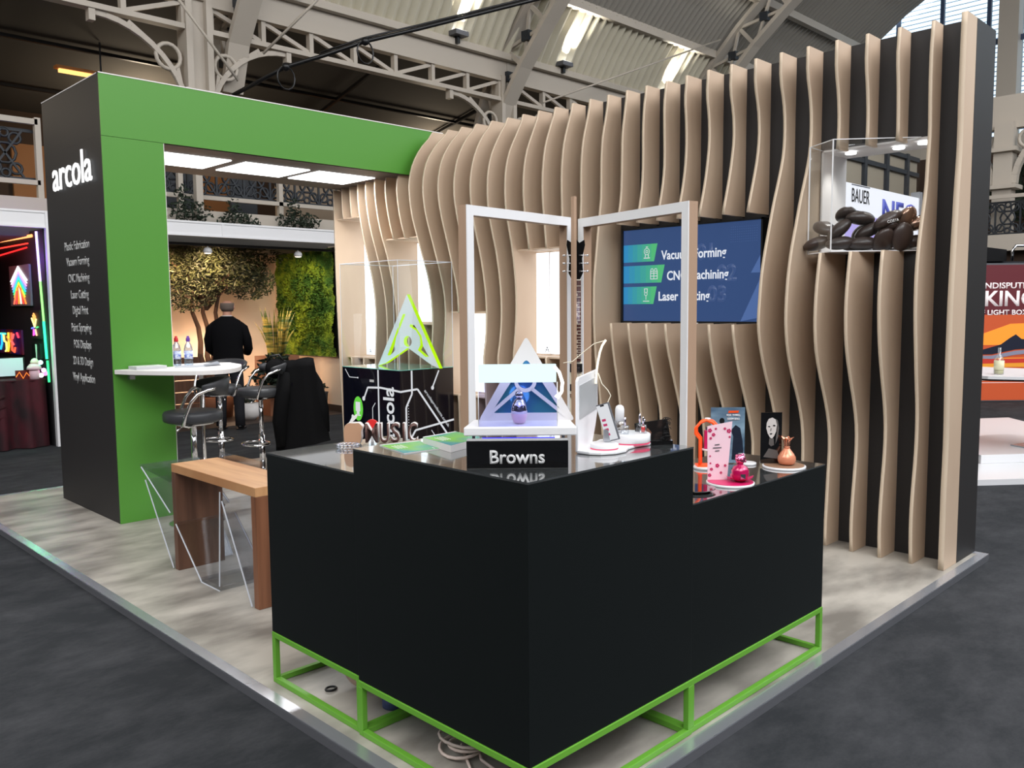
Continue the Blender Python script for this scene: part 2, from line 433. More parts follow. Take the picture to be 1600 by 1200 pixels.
for g, (xa, xb) in enumerate([(-2.2, 3.9), (3.9, 10.0), (10.0, 16.1)]):
    t = thing('lattice_girder', glab[g], 'girder', ((xa + xb) / 2, 10.2, 5.57))
    build('top_chord', B().box((xa + .2, 10.12, 5.9), (xb - .2, 10.28, 5.98)), 'steel_paint', t)
    build('bottom_chord', B().box((xa + .2, 10.12, 5.53), (xb - .2, 10.28, 5.60)), 'steel_paint', t)
    w = B(); n = 7; step = (xb - xa - .4) / n
    for i in range(n + 1):
        x = xa + .2 + i * step
        w.box((x - .035, 10.15, 5.6), (x + .035, 10.25, 5.9))
        if i < n:
            if i < n / 2: w.bar((x, 10.2, 5.9), (x + step, 10.2, 5.6), .06, .05, up=NY)
            else: w.bar((x, 10.2, 5.6), (x + step, 10.2, 5.9), .06, .05, up=NY)
    build('web_bars', w, 'steel_paint', t)
    for s, xc in ((1, xa), (-1, xb)):
        k = B(); N = 12; Rr = 1.25
        cx, cz = xc + s * (Rr + .15), 5.5 - Rr
        arc = [(cx - s * Rr * math.cos(a * PI / 2 / N), 10.2, cz + Rr * math.sin(a * PI / 2 / N)) for a in range(N + 1)]
        for i in range(N): k.bar(arc[i], arc[i + 1], .07, .06, up=NY)
        k.tube([(xc + s * (.42 + .17 * math.cos(q * PI / 8)), 10.2, 5.13 + .17 * math.sin(q * PI / 8)) for q in range(16)], .03, 6, closed=True)
        k.bar((xc + s * .62, 10.2, 5.25), (xc + s * .95, 10.2, 5.48), .05, .04, up=NY); k.bar((xc + s * .2, 10.2, 4.5), (xc + s * .3, 10.2, 5.0), .05, .04, up=NY)
        k.box((xc + s * 1.42 - .04, 10.14, 5.38), (xc + s * 1.42 + .04, 10.26, 5.55))
        build('spandrel_bracket', k, 'steel_paint', t)

# side gallery behind the girders: floor edge, railing, dark upper ceiling and back wall
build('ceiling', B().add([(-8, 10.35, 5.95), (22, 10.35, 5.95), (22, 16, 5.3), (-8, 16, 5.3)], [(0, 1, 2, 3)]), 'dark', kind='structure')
b = B()
for x in (-1.2, 1.6, 4.6, 7.4, 10.4): b.bar((x, 10.6, 5.84), (x + .9, 15.9, 5.25), .05, .06)
for y, z in ((12.5, 5.66), (14.5, 5.42)): b.box((-8, y - .03, z - .05), (22, y + .03, z))
build('trim_6', b, 'black', kind='structure')
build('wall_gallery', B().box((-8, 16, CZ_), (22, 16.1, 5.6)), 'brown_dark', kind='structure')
am = mat('amber_lit_board', (160, 112, 72), .7)
for i, x in enumerate(range(-3, 12, 3)): build('wall_board', B().box((x, 15.9, 3.1), (x + 1.3, 15.98, 4.7)), am, label='warm brown board on the back wall of the upper gallery', cat='board', loc=(x, 15.9, 3.1), group='brown boards along the back of the upper gallery')
build('trim_7', B().box((-8, 10.4, 2.92), (22, 10.75, 3.09)), 'steel_paint', kind='structure')
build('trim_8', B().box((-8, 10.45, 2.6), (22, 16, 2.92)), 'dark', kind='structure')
# railing bays with black scrollwork
def railing(x0, x1, y, along, lab, z0=3.09, axis='x'):
    t = thing('gallery_railing', lab, 'railing', (x0, y, z0))
    P = (lambda u, d, z: (u, y + d, z)) if axis == 'x' else (lambda u, d, z: (y + d, u, z))
    if axis != 'x': t.location = (y, x0, z0); ORG[t.name] = Vector((y, x0, z0))
    for nm, za, zb in (('top_rail', z0 + .93, z0 + 1.0), ('bottom_rail', z0 + .17, z0 + .23)):
        build(nm, B().box(P(x0, -.03, za), P(x1, .03, zb)), 'steel_paint', t)
    n = max(1, round(abs(x1 - x0) / 1.75)); st = (x1 - x0) / n
    for i in range(n + 1):
        x = x0 + i * st; build('post', B().box(P(x - .035, -.03, z0), P(x + .035, .05, z0 + 1.02)), 'steel_paint', t)
    s = B(); rnd = random.Random(3)
    for i in range(int(abs(x1 - x0) / .44)):
        x = x0 + .22 + i * .44 * (1 if x1 > x0 else -1); c = z0 + .56
        for (dx, dz, r) in ((0, 0, .13), (-.12, .19, .07), (.12, .19, .07), (-.12, -.19, .07), (.12, -.19, .07), (0, .25, .05), (0, -.25, .05)):
            s.tube([P(x + dx + r * math.cos(q * PI / 5), .1, c + dz + r * math.sin(q * PI / 5)) for q in range(10)], .019, 5, closed=True)
        s.bar(P(x - .21, .1, c - .3), P(x + .21, .1, c + .3), .035, .025); s.bar(P(x - .21, .1, c + .3), P(x + .21, .1, c - .3), .035, .025)
        s.bar(P(x - .22, .1, c - .31), P(x - .22, .1, c + .31), .03, .03)
    s.box(P(x0, .09, z0 + .24), P(x1, .11, z0 + .27)); s.box(P(x0, .09, z0 + .84), P(x1, .11, z0 + .88))
    build('scrollwork', s, 'iron', t)
    return t
railing(-1.8, 1.86, 10.5, 'x', 'white gallery railing with black scrollwork beside the black end pillar')
railing(2.1, 8.5, 10.5, 'x', 'white gallery railing with black scrollwork seen under the green header')
# pale wall bits inside the gallery
t = thing('gallery_partition', 'pale partition and dark glazed doors standing behind the gallery railing', 'partition', (5, 12.5, 3.09))
build('panel', B().box((3.4, 12.5, 3.1), (4.3, 12.6, 5.0)).box((6.4, 12.5, 3.1), (9.4, 12.6, 5.0)), mat('dull_beige', (150, 132, 112), .8), t)
build('door', B().box((4.3, 12.52, 3.1), (4.9, 12.58, 4.9)).box((5.5, 12.52, 3.1), (6.0, 12.58, 4.9)), 'iron', t)

# ivy spilling over the gallery edge
def leaves(b, c, r, n, size, rnd, flat=.4, mi=0):
    for _ in range(n):
        while True:
            p = Vector((rnd.uniform(-1, 1), rnd.uniform(-1, 1), rnd.uniform(-1, 1)))
            if p.length < 1: break
        p = Vector((p.x * r[0], p.y * r[1], p.z * r[2])) + Vector(c)
        d = Vector((rnd.gauss(0, 1), rnd.gauss(0, 1), rnd.gauss(0, .7))).normalized(); s = d.cross(Vector((rnd.random(), rnd.random(), rnd.random()))).normalized(); L = size * rnd.uniform(.7, 1.3); W = L * flat
        n_ = d.cross(s) * L * .12
        b.add([p - d * L / 2, p - s * W / 2 + n_, p + d * L / 2, p + s * W / 2 + n_], [(0, 1, 2, 3)], mi)
rnd = random.Random(5)
for (x, z, r, n, lab) in ((3.75, 3.05, .34, 260, 'ivy tuft hanging on the gallery edge next to the green pillar'), (4.50, 2.93, .36, 260, 'low trailing ivy along the white fascia above the spotlights'), (5.5, 3.02, .42, 300, 'bushy ivy tuft on the gallery edge near the plywood fins')):
    b = B(); leaves(b, (x, 10.3, z), (r, .12, .17), n, .07, rnd); leaves(b, (x - .1, 10.3, z + .22), (.13, .08, .17), 60, .07, rnd)
    for q in range(4): b.tube([(x - .2 + q * .12, 10.35, z - .15), (x - .15 + q * .1, 10.32, z + .15)], .008, 5)
    build('ivy', b, 'leaf_dark', label=lab, cat='plant', loc=(x, 10.4, z - .15), group='ivy along the gallery edge')

# gable end: gallery front, columns and great window
build('wall_gable', B().box((22.0, -14, CZ_), (22.2, 16, 5.4)), 'brown_dark', kind='structure')
b = B(); b.box((22, -14, 5.4), (22.3, 16, 5.75)); build('trim_9', b, 'steel_paint', kind='structure')
t = B()
for y in (-9.0, -4.5, 0.3, 4.9, 9.5): t.box((21.85, y - .22, 5.7), (22.3, y + .22, 16))
build('window_1', t, 'steel_paint', kind='structure')
b = B()
for y in [y * 1.1 - 10 for y in range(18)]: b.box((22.05, y - .045, 5.75), (22.15, y + .045, 15))
for z in range(6, 15, 2): b.box((22.05, -12, z), (22.15, 12, z + .12))
build('window_2', b, 'iron_blue', kind='structure')
b = B()
for i in range(80):
    z = 5.8 + i * .115
    b.add([(22.4, -12, z), (22.4, 12, z), (22.48, 12, z + .045), (22.48, -12, z + .045)], [(0, 1, 2, 3)])
build('window_3', b, mat('louvre_slat', (120, 140, 175), .5), kind='structure')
build('window_4', B().box((22.20, -12, 5.75), (22.21, 12, 15)), 'glass', kind='structure')
# gallery across the gable
for nm, z0, z1, x0, mt in (('trim_10', 2.66, 2.97, 16.9, 'steel_paint'), ('trim_11', 2.3, 2.66, 17.2, 'brown_dark')):
    build(nm, B().box((x0, -10, z0), (21.9, 9.5, z1)), mt, kind='structure')
railing(8.5, -2.5, 17.0, 'y', 'cream gable railing with black scrollwork beyond the tall fins', z0=2.75, axis='y')
b = B(); b.box((17.3, 3.46, 2.98), (17.6, 3.80, 5.2)); b.box((17.2, 3.36, 3.9), (17.7, 3.9, 3.98)); b.box((17.2, 3.38, 4.62), (17.7, 3.88, 4.70))
for s in (1, -1):
    cy = 3.63 + s * 1.2
    arc = [(17.4, cy - s * 1.0 * math.cos(a * PI / 20), 4.0 + 1.05 * math.sin(a * PI / 20)) for a in range(11)]
    for i in range(10): b.bar(arc[i], arc[i + 1], .1, .16, up=X3)
    b.tube([(17.4, 3.63 + s * .42 + .17 * math.cos(q * PI / 8), 4.85 + .17 * math.sin(q * PI / 8)) for q in range(16)], .035, 6, closed=True)
build('iron_column', b, 'steel_paint', label='cream iron column with arched brackets standing on the gable gallery', cat='column', loc=(17.45, 3.63, 2.97))
build('wall_right', B().box((17.5, -10, 5.1), (17.7, 9.5, 5.75)), 'steel_paint', kind='structure')
b = B(); r2 = random.Random(9); leaves(b, (19.5, 2.2, 4.2), (1.2, 2.6, 1.0), 1500, .3, r2)
b.tube([(19.5, 2.2, 2.97), (19.5, 2.25, 3.4), (19.5, 2.2, 4.0)], .08, 6)
build('green_tree', b, 'leaf_dark', label='dark green tree behind the cream gable column', cat='tree', loc=(19.5, 2.2, 2.97))
# tie rods and lighting cable across the nave
for i, (p, q, lab) in enumerate((((4.75, 9.9, 5.35), (5.7, 8.9, 6.6), 'thin white tie rod crossing in front of the lattice girder'), ((10.4, 9.6, 5.5), (15.6, 9.0, 7.6), 'thin white tie rod slanting up behind the plywood fins'), ((3.45, 9.9, 5.9), (4.35, 9.9, 4.9), 'thin white tie rod beside the nearest roof rib'))):
    build('tie_rod', B().tube([p, q], .02, 6), 'steel_paint', label=lab, cat='rod', loc=p)
t = thing('power_cable', 'thick black power cable with tied loops slung across the nave', 'cable', (4.1, 8.6, 4.75))
cb = [(3.9, 9.2, 4.5), (4.35, 8.6, 4.83), (4.72, 8.3, 4.98), (5.2, 8.0, 5.2), (5.9, 7.7, 5.45), (7.6, 7.2, 6.1), (8.9, 6.8, 6.6)]
build('main_cable', B().tube(cb, .028, 7).tube([(x, y + .05, z + .05) for x, y, z in cb[2:]], .016, 6), 'black', t)
for c in (cb[1], cb[3]):
    build('cable_loop', B().tube([(c[0] + .13 * math.cos(q * PI / 7), c[1], c[2] - .14 + .15 * math.sin(q * PI / 7)) for q in range(14)], .012, 6, closed=True).ball((c[0], c[1], c[2]), .06, 8), 'black', t)

# floodlights on the eaves
def flood(x, lab, lit=True, y=9.95, z=6.42):
    t = thing('floodlight', lab, 'floodlight', (x, y, z), group='floodlights along the eaves')
    build('housing', B().box((x - .15, y - .10, z), (x + .15, y + .10, z + .08)), 'alu_dark', t)
    build('lens', B().box((x - .12, y - .08, z + .08), (x + .12, y + .08, z + .09)), 'light_white', t)
    build('bracket', B().box((x - .03, y, z - .12), (x + .03, y + .1, z)), 'black', t)
    spot('floodlight_beam', (x, y - .05, z + .25), (x, 9.2, 8.0), 330, (1.0, .96, .84), 95, .9, .12)
flood(5.4, 'small floodlight on the cornice above the green header')
flood(8.6, 'small floodlight on the cornice left of the middle roof rib'.replace('left of', 'just before'))
flood(11.4, 'small floodlight on the cornice just beyond the middle roof rib')
flood(14.8, 'small floodlight on the cornice just before the far roof rib')

# added unseen point lights that lift the dark gallery ceiling, then its glowing tubes
for (x, y, pw) in ((-1.5, 13.2, 90), (4.5, 13.5, 90), (11.0, 13.5, 90)): point('gallery_lamp', (x, y, 4.9), pw, (1.0, .82, .6), .3)
for x, lab in ((3.3, 'glowing warm lamp tube under the gallery roof near the spandrel ring'), (4.9, 'glowing warm lamp tube under the gallery roof above the green header')):
    t = thing('gallery_lamp', lab, 'lamp', (x, 12.2, 5.2)); build('tube', B().box((x - .6, 12.18, 5.17), (x + .6, 12.24, 5.22)), glow('amber_tube', (255, 190, 110), 2.2), t); build('hood', B().box((x - .65, 12.14, 5.22), (x + .65, 12.28, 5.26)), mat('amber_board', (190, 120, 60), .6), t); build('hanger', B().box((x - .01, 12.2, 5.26), (x + .01, 12.22, 5.72)), 'iron', t)
# ================================================================== the exhibition stand
W, L_ = 4.393, 6.95
t = thing('platform', 'raised grey stone-look platform with an aluminium edge under the whole stand', 'platform', (2.2, 3.5, CZ_))
build('deck', B().box((.055, .055, CZ_ + .002), (W - .055, L_ - .055, -.001)), 'deck', t)
b = B()
for a, c in (((0, 0), (W, .055)), ((0, L_ - .055), (W, L_)), ((0, .055), (.055, L_ - .055)), ((W - .055, .055), (W, L_ - .055))):
    b.box((a[0], a[1], -.006), (c[0], c[1], 0))
build('edge_top', b, 'alu', t)
b = B()
for a, c in (((0, 0), (W, .01)), ((0, L_ - .01), (W, L_)), ((0, .01), (.01, L_ - .01)), ((W - .01, .01), (W, L_ - .01))):
    b.box((a[0], a[1], CZ_ + .001), (c[0], c[1], -.006))
build('edge_side', b, 'alu_dark', t)

# ---- feature wall with plywood fins
# depth of each fin in mm at 21 heights
FIN=[[226,227,227,228,221,219,227,235,234,233,231,224,214,204,193,177,173,178,178,177,171],
[213,227,229,213,190,181,190,218,243,266,279,276,253,212,169,154,137,147,155,154,136],
[224,237,231,213,192,187,214,265,311,339,350,339,312,266,210,179,139,141,154,174,157],
[209,221,212,192,174,180,227,297,358,386,388,369,336,287,235,189,141,136,153,185,178],
[190,187,176,165,154,173,235,319,386,413,410,388,353,300,251,193,143,133,152,193,194],
[204,176,148,151,151,175,240,332,401,434,434,415,378,320,265,196,144,134,152,202,204],
[220,180,140,149,152,189,256,343,411,450,440,419,377,323,267,201,147,134,151,204,207],
[220,180,140,153,157,210,284,362,421,457,428,401,355,312,265,209,159,138,154,203,205],
[223,183,143,162,177,224,297,375,427,457,423,393,351,316,274,222,180,154,166,208,202],
[231,191,151,173,195,229,293,369,424,453,423,391,356,323,284,233,196,173,180,210,198],
[243,203,163,182,203,228,287,351,409,440,412,381,349,318,280,231,196,183,188,204,186],
[234,204,174,191,207,223,277,333,386,416,391,363,336,308,270,224,194,191,196,197,173],
[206,196,186,200,213,226,267,314,360,387,367,347,323,301,267,226,207,205,206,194,166],
[197,197,197,211,224,239,268,307,339,361,350,342,318,297,269,236,227,224,217,190,162],
[209,209,209,223,237,253,277,310,328,340,342,340,320,299,276,252,249,246,230,188,159],
[220,220,220,234,248,264,283,307,317,324,328,327,315,299,285,275,276,270,246,197,157],
[231,231,231,244,257,271,286,299,307,310,311,309,303,291,293,298,303,295,269,214,158],
[243,243,243,254,266,277,289,297,300,299,297,297,295,290,307,325,333,323,292,228,161],
[254,254,254,264,274,284,294,302,297,288,283,284,293,304,332,360,369,357,314,235,166],
[266,266,266,274,282,292,302,313,296,278,271,277,295,321,359,394,403,391,341,247,167],
[277,277,277,283,290,298,309,323,294,276,272,283,306,340,386,423,435,424,375,280,170],
[289,289,289,291,296,303,311,321,295,282,282,297,324,362,408,446,466,457,411,321,187],
[297,297,297,298,301,306,312,316,300,290,289,306,339,379,425,466,493,487,443,348,206],
[300,300,300,301,304,308,314,321,304,294,291,310,350,394,443,490,519,517,473,366,216],
[300,300,300,302,305,310,316,326,304,294,293,314,358,409,462,513,543,544,500,386,221],
[300,300,300,303,305,309,313,318,303,295,301,322,362,421,474,526,555,559,516,412,259],
[300,300,300,303,305,307,309,308,303,302,311,334,370,424,477,525,554,562,519,442,348],
[300,300,300,303,305,307,306,305,302,305,316,340,376,421,474,518,547,559,527,471,426],
[300,300,300,304,307,308,306,301,297,300,311,335,371,410,463,507,535,549,533,487,461],
[300,300,300,306,310,311,308,298,289,288,296,318,351,392,442,485,513,525,512,484,469],
[300,300,300,311,317,319,315,303,293,286,290,306,335,376,419,454,479,488,481,469,461],
[300,300,300,319,329,333,332,325,319,314,316,328,349,378,407,430,447,454,453,449,446],
[312,313,314,336,346,352,354,354,354,355,358,365,377,390,404,415,424,428,429,429,429],
[350,352,357,363,369,374,379,383,388,393,396,399,402,403,403,404,405,406,407,408,410]]

YK = lambda k: .0865 + .1925 * k
ZS = [3.36 * i / 20 for i in range(21)]
XW = 4.031
def depth(k, z):
    q = min(max(z / 3.36 * 20, 0), 19.9999); i = int(q); f = q - i; r = FIN[k]
    p0 = r[max(i - 1, 0)]; p1 = r[i]; p2 = r[i + 1]; p3 = r[min(i + 2, 20)]
    return (p1 + .5 * f * (p2 - p0 + f * (2 * p0 - 5 * p1 + 4 * p2 - p3 + f * (3 * (p1 - p2) + p3 - p0)))) / 1000
wall = thing('feature_wall', 'tall black display wall carrying wavy vertical plywood fins', 'display wall', (XW, 3.3, 0))
HX0, HX1, HZ0, HZ1 = .33, 1.04, 2.0, 2.70       # window through the wall
H = 3.362
b = B(); X0, X1 = XW, 4.39; ya, yb = .0852, 6.44
b.box((X0, ya, 0), (X1, HX0, H)).box((X0, HX1, 0), (X1, yb, H)).box((X0, HX0, 0), (X1, HX1, HZ0)).box((X0, HX0, HZ1), (X1, HX1, H))
build('wall_body', b, 'black_wall', wall)
b = B(); q = .012
b.box((X0 - .01, HX0, HZ0), (X1, HX0 + q, HZ1)).box((X0 - .01, HX1 - q, HZ0), (X1, HX1, HZ1)).box((X0 - .01, HX0, HZ1 - q), (X1, HX1, HZ1)).box((X0 - .01, HX0, HZ0), (X1, HX1, HZ0 + q))
build('window_lining', b, 'white_matt', wall)
for i, (y, x) in enumerate(((.88, 4.12), (.58, 4.17), (.40, 4.11))):
    dl = build('downlight', B().lathe([(.035, 0), (.038, .008), (.02, .012)], (x, y, HZ1 - .03), 20), 'light_white', wall)
    spot('downlight_beam', (x, y, HZ1 - .04), (x + (.06 if i else 0), y + (.1 if i == 0 else 0), HZ0), 6, (1, .97, .92), 100, .8, .03)
TH = .022
def fin(k, z0, z1):
    n = max(4, int((z1 - z0) / .07)); y = YK(k); th = .034 if k == 0 else TH
    pts = [(XW - depth(k, z0 + (z1 - z0) * i / n), z0 + (z1 - z0) * i / n) for i in range(n + 1)]
    poly = [(x, y, z) for x, z in pts] + [(XW - .001, y, z1), (XW - .001, y, z0)]
    b = B(); k_ = len(poly); top = [(x, y_ + th, z) for x, y_, z in poly]
    # faces split in strips so that the wavy outline shades well
    nn = n + 1
    vs = poly + top
    fs = [tuple(range(k_)), tuple(range(k_, 2 * k_))[::-1]]
    b.add(vs, fs, 0)
    for i in range(k_):
        j = (i + 1) % k_; b.f.append((i, j, k_ + j, k_ + i)); b.m.append(1); b.smooth.append(i < n)
    o = build('fin', b, ['ply', 'ply_edge'], wall)
    return o
NICHE = {(30, 33): (1.11, 2.62), (25, 28): (1.49, 2.34), (21, 24): (.80, 1.60), (16, 19): (1.21, 2.15)}
cut = {}
for (a, c), zr in NICHE.items():
    for k in range(a + 1, c): cut[k] = zr
for k in range(7, 14): cut[k] = (1.515, 2.30)
for k in (2, 3, 4): cut[k] = (1.985, 2.675)
for k in range(34):
    top = 2.945 if k >= 26 else H + .002
    if k in cut:
        fin(k, 0, cut[k][0]); fin(k, cut[k][1], top)
    else: fin(k, 0, top)
NL = []
for (a, c), (z0, z1) in NICHE.items():
    y0, y1 = YK(a) + TH, YK(c)
    nl = build('niche_light', B().box((XW - .03, y0 + .012, z0 + .012), (XW - .012, y1 - .012, z1 - .012)), 'light_niche', wall)
    NL.append(nl)
    d0 = max(.06, min(depth(a, z0), depth(c, z0)) - .03); d1 = min(depth(a, z1), depth(c, z1)) - .03
    build('niche_shelf', B().box((XW - d0, y0, z0 - .012), (XW, y1, z0)).box((XW - d1, y0, z1), (XW, y1, z1 + .012)), 'ply', wall)
    build('niche_back', B().box((XW - .012, y0, z0), (XW - .002, y1, z1)), 'ply', wall)
text('niche_logo', 'A', (XW - .0315, 6.35, 1.16), NY, Z3, .075, 'black', NL[0], ext=.0008)
text('niche_logo', 'A', (XW - .0315, 3.60, 1.26), NY, Z3, .075, 'black', NL[3], ext=.0008)
build('niche_divider', B().box((XW - .05, 3.55, 1.222), (XW - .028, 3.556, 2.138)), 'white', wall)
# short strip of yellow tape on top of the wall
build('yellow_strip', B().box((4.1, 1.42, H), (4.13, 1.25, H + .006)), mat('yellow_tape', (230, 190, 60), .5), wall)

# ---- green and black portal
por = thing('portal', 'green and black end pillar with a green header reaching to the fin wall', 'portal frame', (.93, 5.7, 0))
xc0, xc1, yc0, yc1, Ho, Hc = .696, 1.160, 5.047, 6.377, 2.949, 3.410
pil = build('pillar', B().box((xc0, yc0 + .012, 0), (xc1, yc1, Ho + .0035)), 'black_wall', por, label='black pillar body')
build('pillar_face', B().box((xc0, yc0, 0), (xc1, yc0 + .012, Ho - .002)), 'green', por, label='green pillar face')
build('pillar_edge', B().box((xc1, yc0, 0), (xc1 + .004, yc0 + .02, Ho - .002)), 'white_matt', por)
b = B().box((xc0, yc0 + .012, Ho + .004), (XW - .01, yc1, Hc - .01)); build('header', b, 'black_wall', por, label='black header body')
build('header_face', B().box((xc0, yc0, Ho + .001), (XW - .01, yc0 + .012, Hc - .008)), 'green', por, label='green header face')
build('header_trim', B().box((xc0 - .003, yc0 - .003, Hc - .008), (XW - .01, yc0 + .03, Hc)).box((xc0 - .003, yc0, Hc - .008), (xc0 + .03, yc1, Hc)), 'white_matt', por)
sof = build('soffit', B().box((xc1, yc0 + .02, Ho - .004), (XW - .01, yc1, Ho + .004)), mat('dark_taupe_soffit', (98, 88, 86), .5), por)
for x0, x1 in ((1.24, 1.90), (2.03, 2.68), (2.78, 3.42)):
    p = build('light_panel', B().box((x0, 5.39, Ho - .012), (x1, 5.96, Ho - .004)), 'light_white', sof)
    area('header_lamp', ((x0 + x1) / 2, 5.68, Ho - .03), ((x0 + x1) / 2, 5.68, 0), .6, .5, 22, (1.0, .99, .98))
# lit logo lettering and list of services on the black face (normal -X)
text('lit_lettering', 'arcola', (xc0 - .014, 5.68, 2.752), NY, Z3, .37, 'letter_glow', pil, width=.90, ext=.010, bold=.0)
rows = [('Plastic Fabrication', 5.695, 2.172, .575), ('Vacuum Forming', 5.692, 2.045, .53), ('CNC Machining', 5.690, 1.910, .49), ('Laser Cutting', 5.687, 1.778, .41), ('Digital Print', 5.690, 1.650, .355), ('Paint Spraying', 5.693, 1.510, .455), ('POS Displays', 5.683, 1.373, .40), ('2D & 3D Design', 5.690, 1.236, .46), ('Vinyl Application', 5.690, 1.102, .51)]
for s, y, z, w in rows:
    text('lettering', s, (xc0 - .002, y, z), NY, Z3, .098, 'letter_grey', pil, width=w, ext=.0015, bold=.012)

# ---- three black counters on green frames
def green_frame(parent, x0, y0, x1, y1, h, tk=.024):
    b = B()
    for z in (0, h - tk):
        for y in (y0, y1 - tk): b.box((x0, y, z + .0005), (x1, y + tk, z + tk))
        for x in (x0, x1 - tk): b.box((x, y0 + tk, z + .0005), (x + tk, y1 - tk, z + tk))
    for x in (x0, x1 - tk):
        for y in (y0, y1 - tk): b.box((x, y, tk), (x + tk, y + tk, h - tk))
    build('base_frame', b, 'frame_green', parent, bevel=.002)
def counter(x0, y0, x1, y1, zb, zt, lab, dy=0.):
    t = thing('counter', lab, 'counter', ((x0 + x1) / 2, (y0 + y1) / 2, 0))
    build('cabinet', B().box((x0, y0, zb + .001), (x1, y1, zt - .006)), 'counter', t, bevel=.0012)
    build('top', B().box((x0, y0, zt - .006), (x1, y1, zt)), 'counter_top', t)
    green_frame(t, x0 - .004, y0 - .004, x1 + .002, y1 - .001, zb)
    return t
TZ, LZ, RZ = 1.123, 1.029, .904
counter(.100, .072, .994, .990, .219, TZ, 'tallest black counter block with the low black sign and white perfume stand on it')
counter(.108, .994, .760, 1.662, .229, LZ, 'lower black counter block next to the wooden table, with brown letters on it')
counter(.998, .076, 2.109, .600, .216, RZ, 'lowest black counter block carrying the pink and copper perfume bottles')

# ---- television
tv = thing('television', 'wall-mounted flat screen showing Vacuum Forming, CNC Machining and Laser Cutting', 'television', (3.97, 2.06, 1.88))
ty0, ty1, tz0, tz1 = 1.425, 2.700, 1.500, 2.278
build('casing', B().box((3.95, ty0, tz0), (4.02, ty1, tz1)).box((3.93, ty0, tz0), (3.95, ty1, tz0 + .028)).box((3.93, ty0, tz1 - .014), (3.95, ty1, tz1)).box((3.93, ty0, tz0), (3.95, ty0 + .014, tz1)).box((3.93, ty1 - .014, tz0), (3.95, ty1, tz1)), 'black', tv)
scr = build('screen', B().box((3.944, ty0 + .014, tz0 + .028), (3.95, ty1 - .014, tz1 - .014)), mat('blue_screen', (20, 30, 50), .25, emit=(52, 76, 122), es=.95), tv)
sx = 3.9435
def quad(name, pts, mt, x=sx):
    b = B().prism([(x, y, z) for y, z in pts], None, (-.0012, 0, 0)); return build(name, b, mt, scr)
GR = [mat('banner_tone', (30, 90, 90), .3, emit=(int(40 + 44 * q / 6), int(126 + 60 * q / 6), int(190 - 84 * q / 6)), es=.9) for q in range(7)]
sl = mat('screen_green', (40, 120, 70), .3, emit=(84, 190, 112), es=.95); sb = mat('screen_teal', (30, 100, 120), .3, emit=(44, 150, 172), es=.95); sf = mat('screen_blue', (40, 60, 90), .3, emit=(78, 104, 158), es=.9)
for z, yr in ((2.075, 2.36), (1.905, 2.29), (1.735, 2.365)):
    b = B(); ys = [2.684 + (yr - 2.684) * q / 7 for q in range(8)]
    for q in range(7):
        a0, a1 = ys[q], ys[q + 1]; e0 = .02 if q == 6 else 0; e1 = -.012 if q == 6 else 0
        b.prism([(sx, a0, z - .07), (sx, a1 + e0, z - .07), (sx, a1 + e1, z + .07), (sx, a0, z + .07)], None, (-.0012, 0, 0), q)
    build('banner', b, GR, scr)
def ring2(b, y, z, r, w=.005):
    b.tube([(sx - .003, y + r * math.cos(q * PI / 6), z + r * math.sin(q * PI / 6)) for q in range(12)], w / 2, 4, closed=True)
b = B(); ring2(b, 2.45, 2.085, .026); ring2(b, 2.45, 2.085, .01); b.box((sx - .003, 2.42, 2.03), (sx - .001, 2.48, 2.037)); b.box((sx - .003, 2.432, 2.04), (sx - .001, 2.438, 2.06)); b.box((sx - .003, 2.462, 2.04), (sx - .001, 2.468, 2.06)); b.box((sx - .003, 2.44, 2.118), (sx - .001, 2.46, 2.124))
build('icon', b, 'white_line', scr)
b = B()
for z in (1.862, 1.885, 1.907): b.box((sx - .003, 2.345, z), (sx - .001, 2.415, z + .005))
for y in (2.345, 2.41, 2.378): b.box((sx - .003, y, 1.862), (sx - .001, y + .005, 1.93))
ring2(b, 2.362, 1.935, .012); ring2(b, 2.398, 1.935, .012); build('icon', b, 'white_line', scr)
b = B(); b.box((sx - .003, 2.425, 1.685), (sx - .001, 2.485, 1.691)); b.box((sx - .003, 2.44, 1.785), (sx - .001, 2.475, 1.79)); ring2(b, 2.457, 1.745, .013); b.box((sx - .003, 2.442, 1.757), (sx - .001, 2.447, 1.785)); b.box((sx - .003, 2.468, 1.757), (sx - .001, 2.473, 1.785)); b.box((sx - .003, 2.455, 1.70), (sx - .001, 2.459, 1.73)); build('icon', b, 'white_line', scr)
tw = glow('screen_white', (235, 240, 250), 1.0)
text('caption', 'Vacuum Forming', (sx - .003, 2.016, 2.045), NY, Z3, .10, tw, scr, width=.585, bold=.02)
text('caption', 'CNC Machining', (sx - .003, 1.980, 1.882), NY, Z3, .10, tw, scr, width=.55, bold=.02)
text('caption', 'Laser Cutting', (sx - .003, 2.100, 1.722), NY, Z3, .10, tw, scr, width=.47, bold=.02)
dim = mat('screen_dim', (24, 36, 60), .3, emit=(60, 84, 132), es=.9)
for s, y, z in (('01', 1.90, 2.05), ('02', 1.72, 1.885), ('03', 1.80, 1.73)):
    text('faint_numeral', s, (sx - .001, y, z), NY, Z3, .17, dim, scr, bold=.04, ext=.0004)
quad('triangle', [(1.441, 1.885), (1.52, 1.885), (1.441, 2.02)], sf, sx)
quad('triangle', [(1.441, 1.56), (1.60, 1.53), (1.441, 1.85)], sf, sx)
b = B()
for i in range(13):
    for j in range(7): b.box((sx - .002, 1.475 + i * .0175, 2.115 + j * .018), (sx - .001, 1.478 + i * .0175, 2.118 + j * .018))
build('dot_pattern', b, dim if False else sf, scr)
build('maker_mark', B().box((3.9285, 1.955, tz0 + .010), (3.93, 2.025, tz0 + .018)), 'letter_grey', tv)

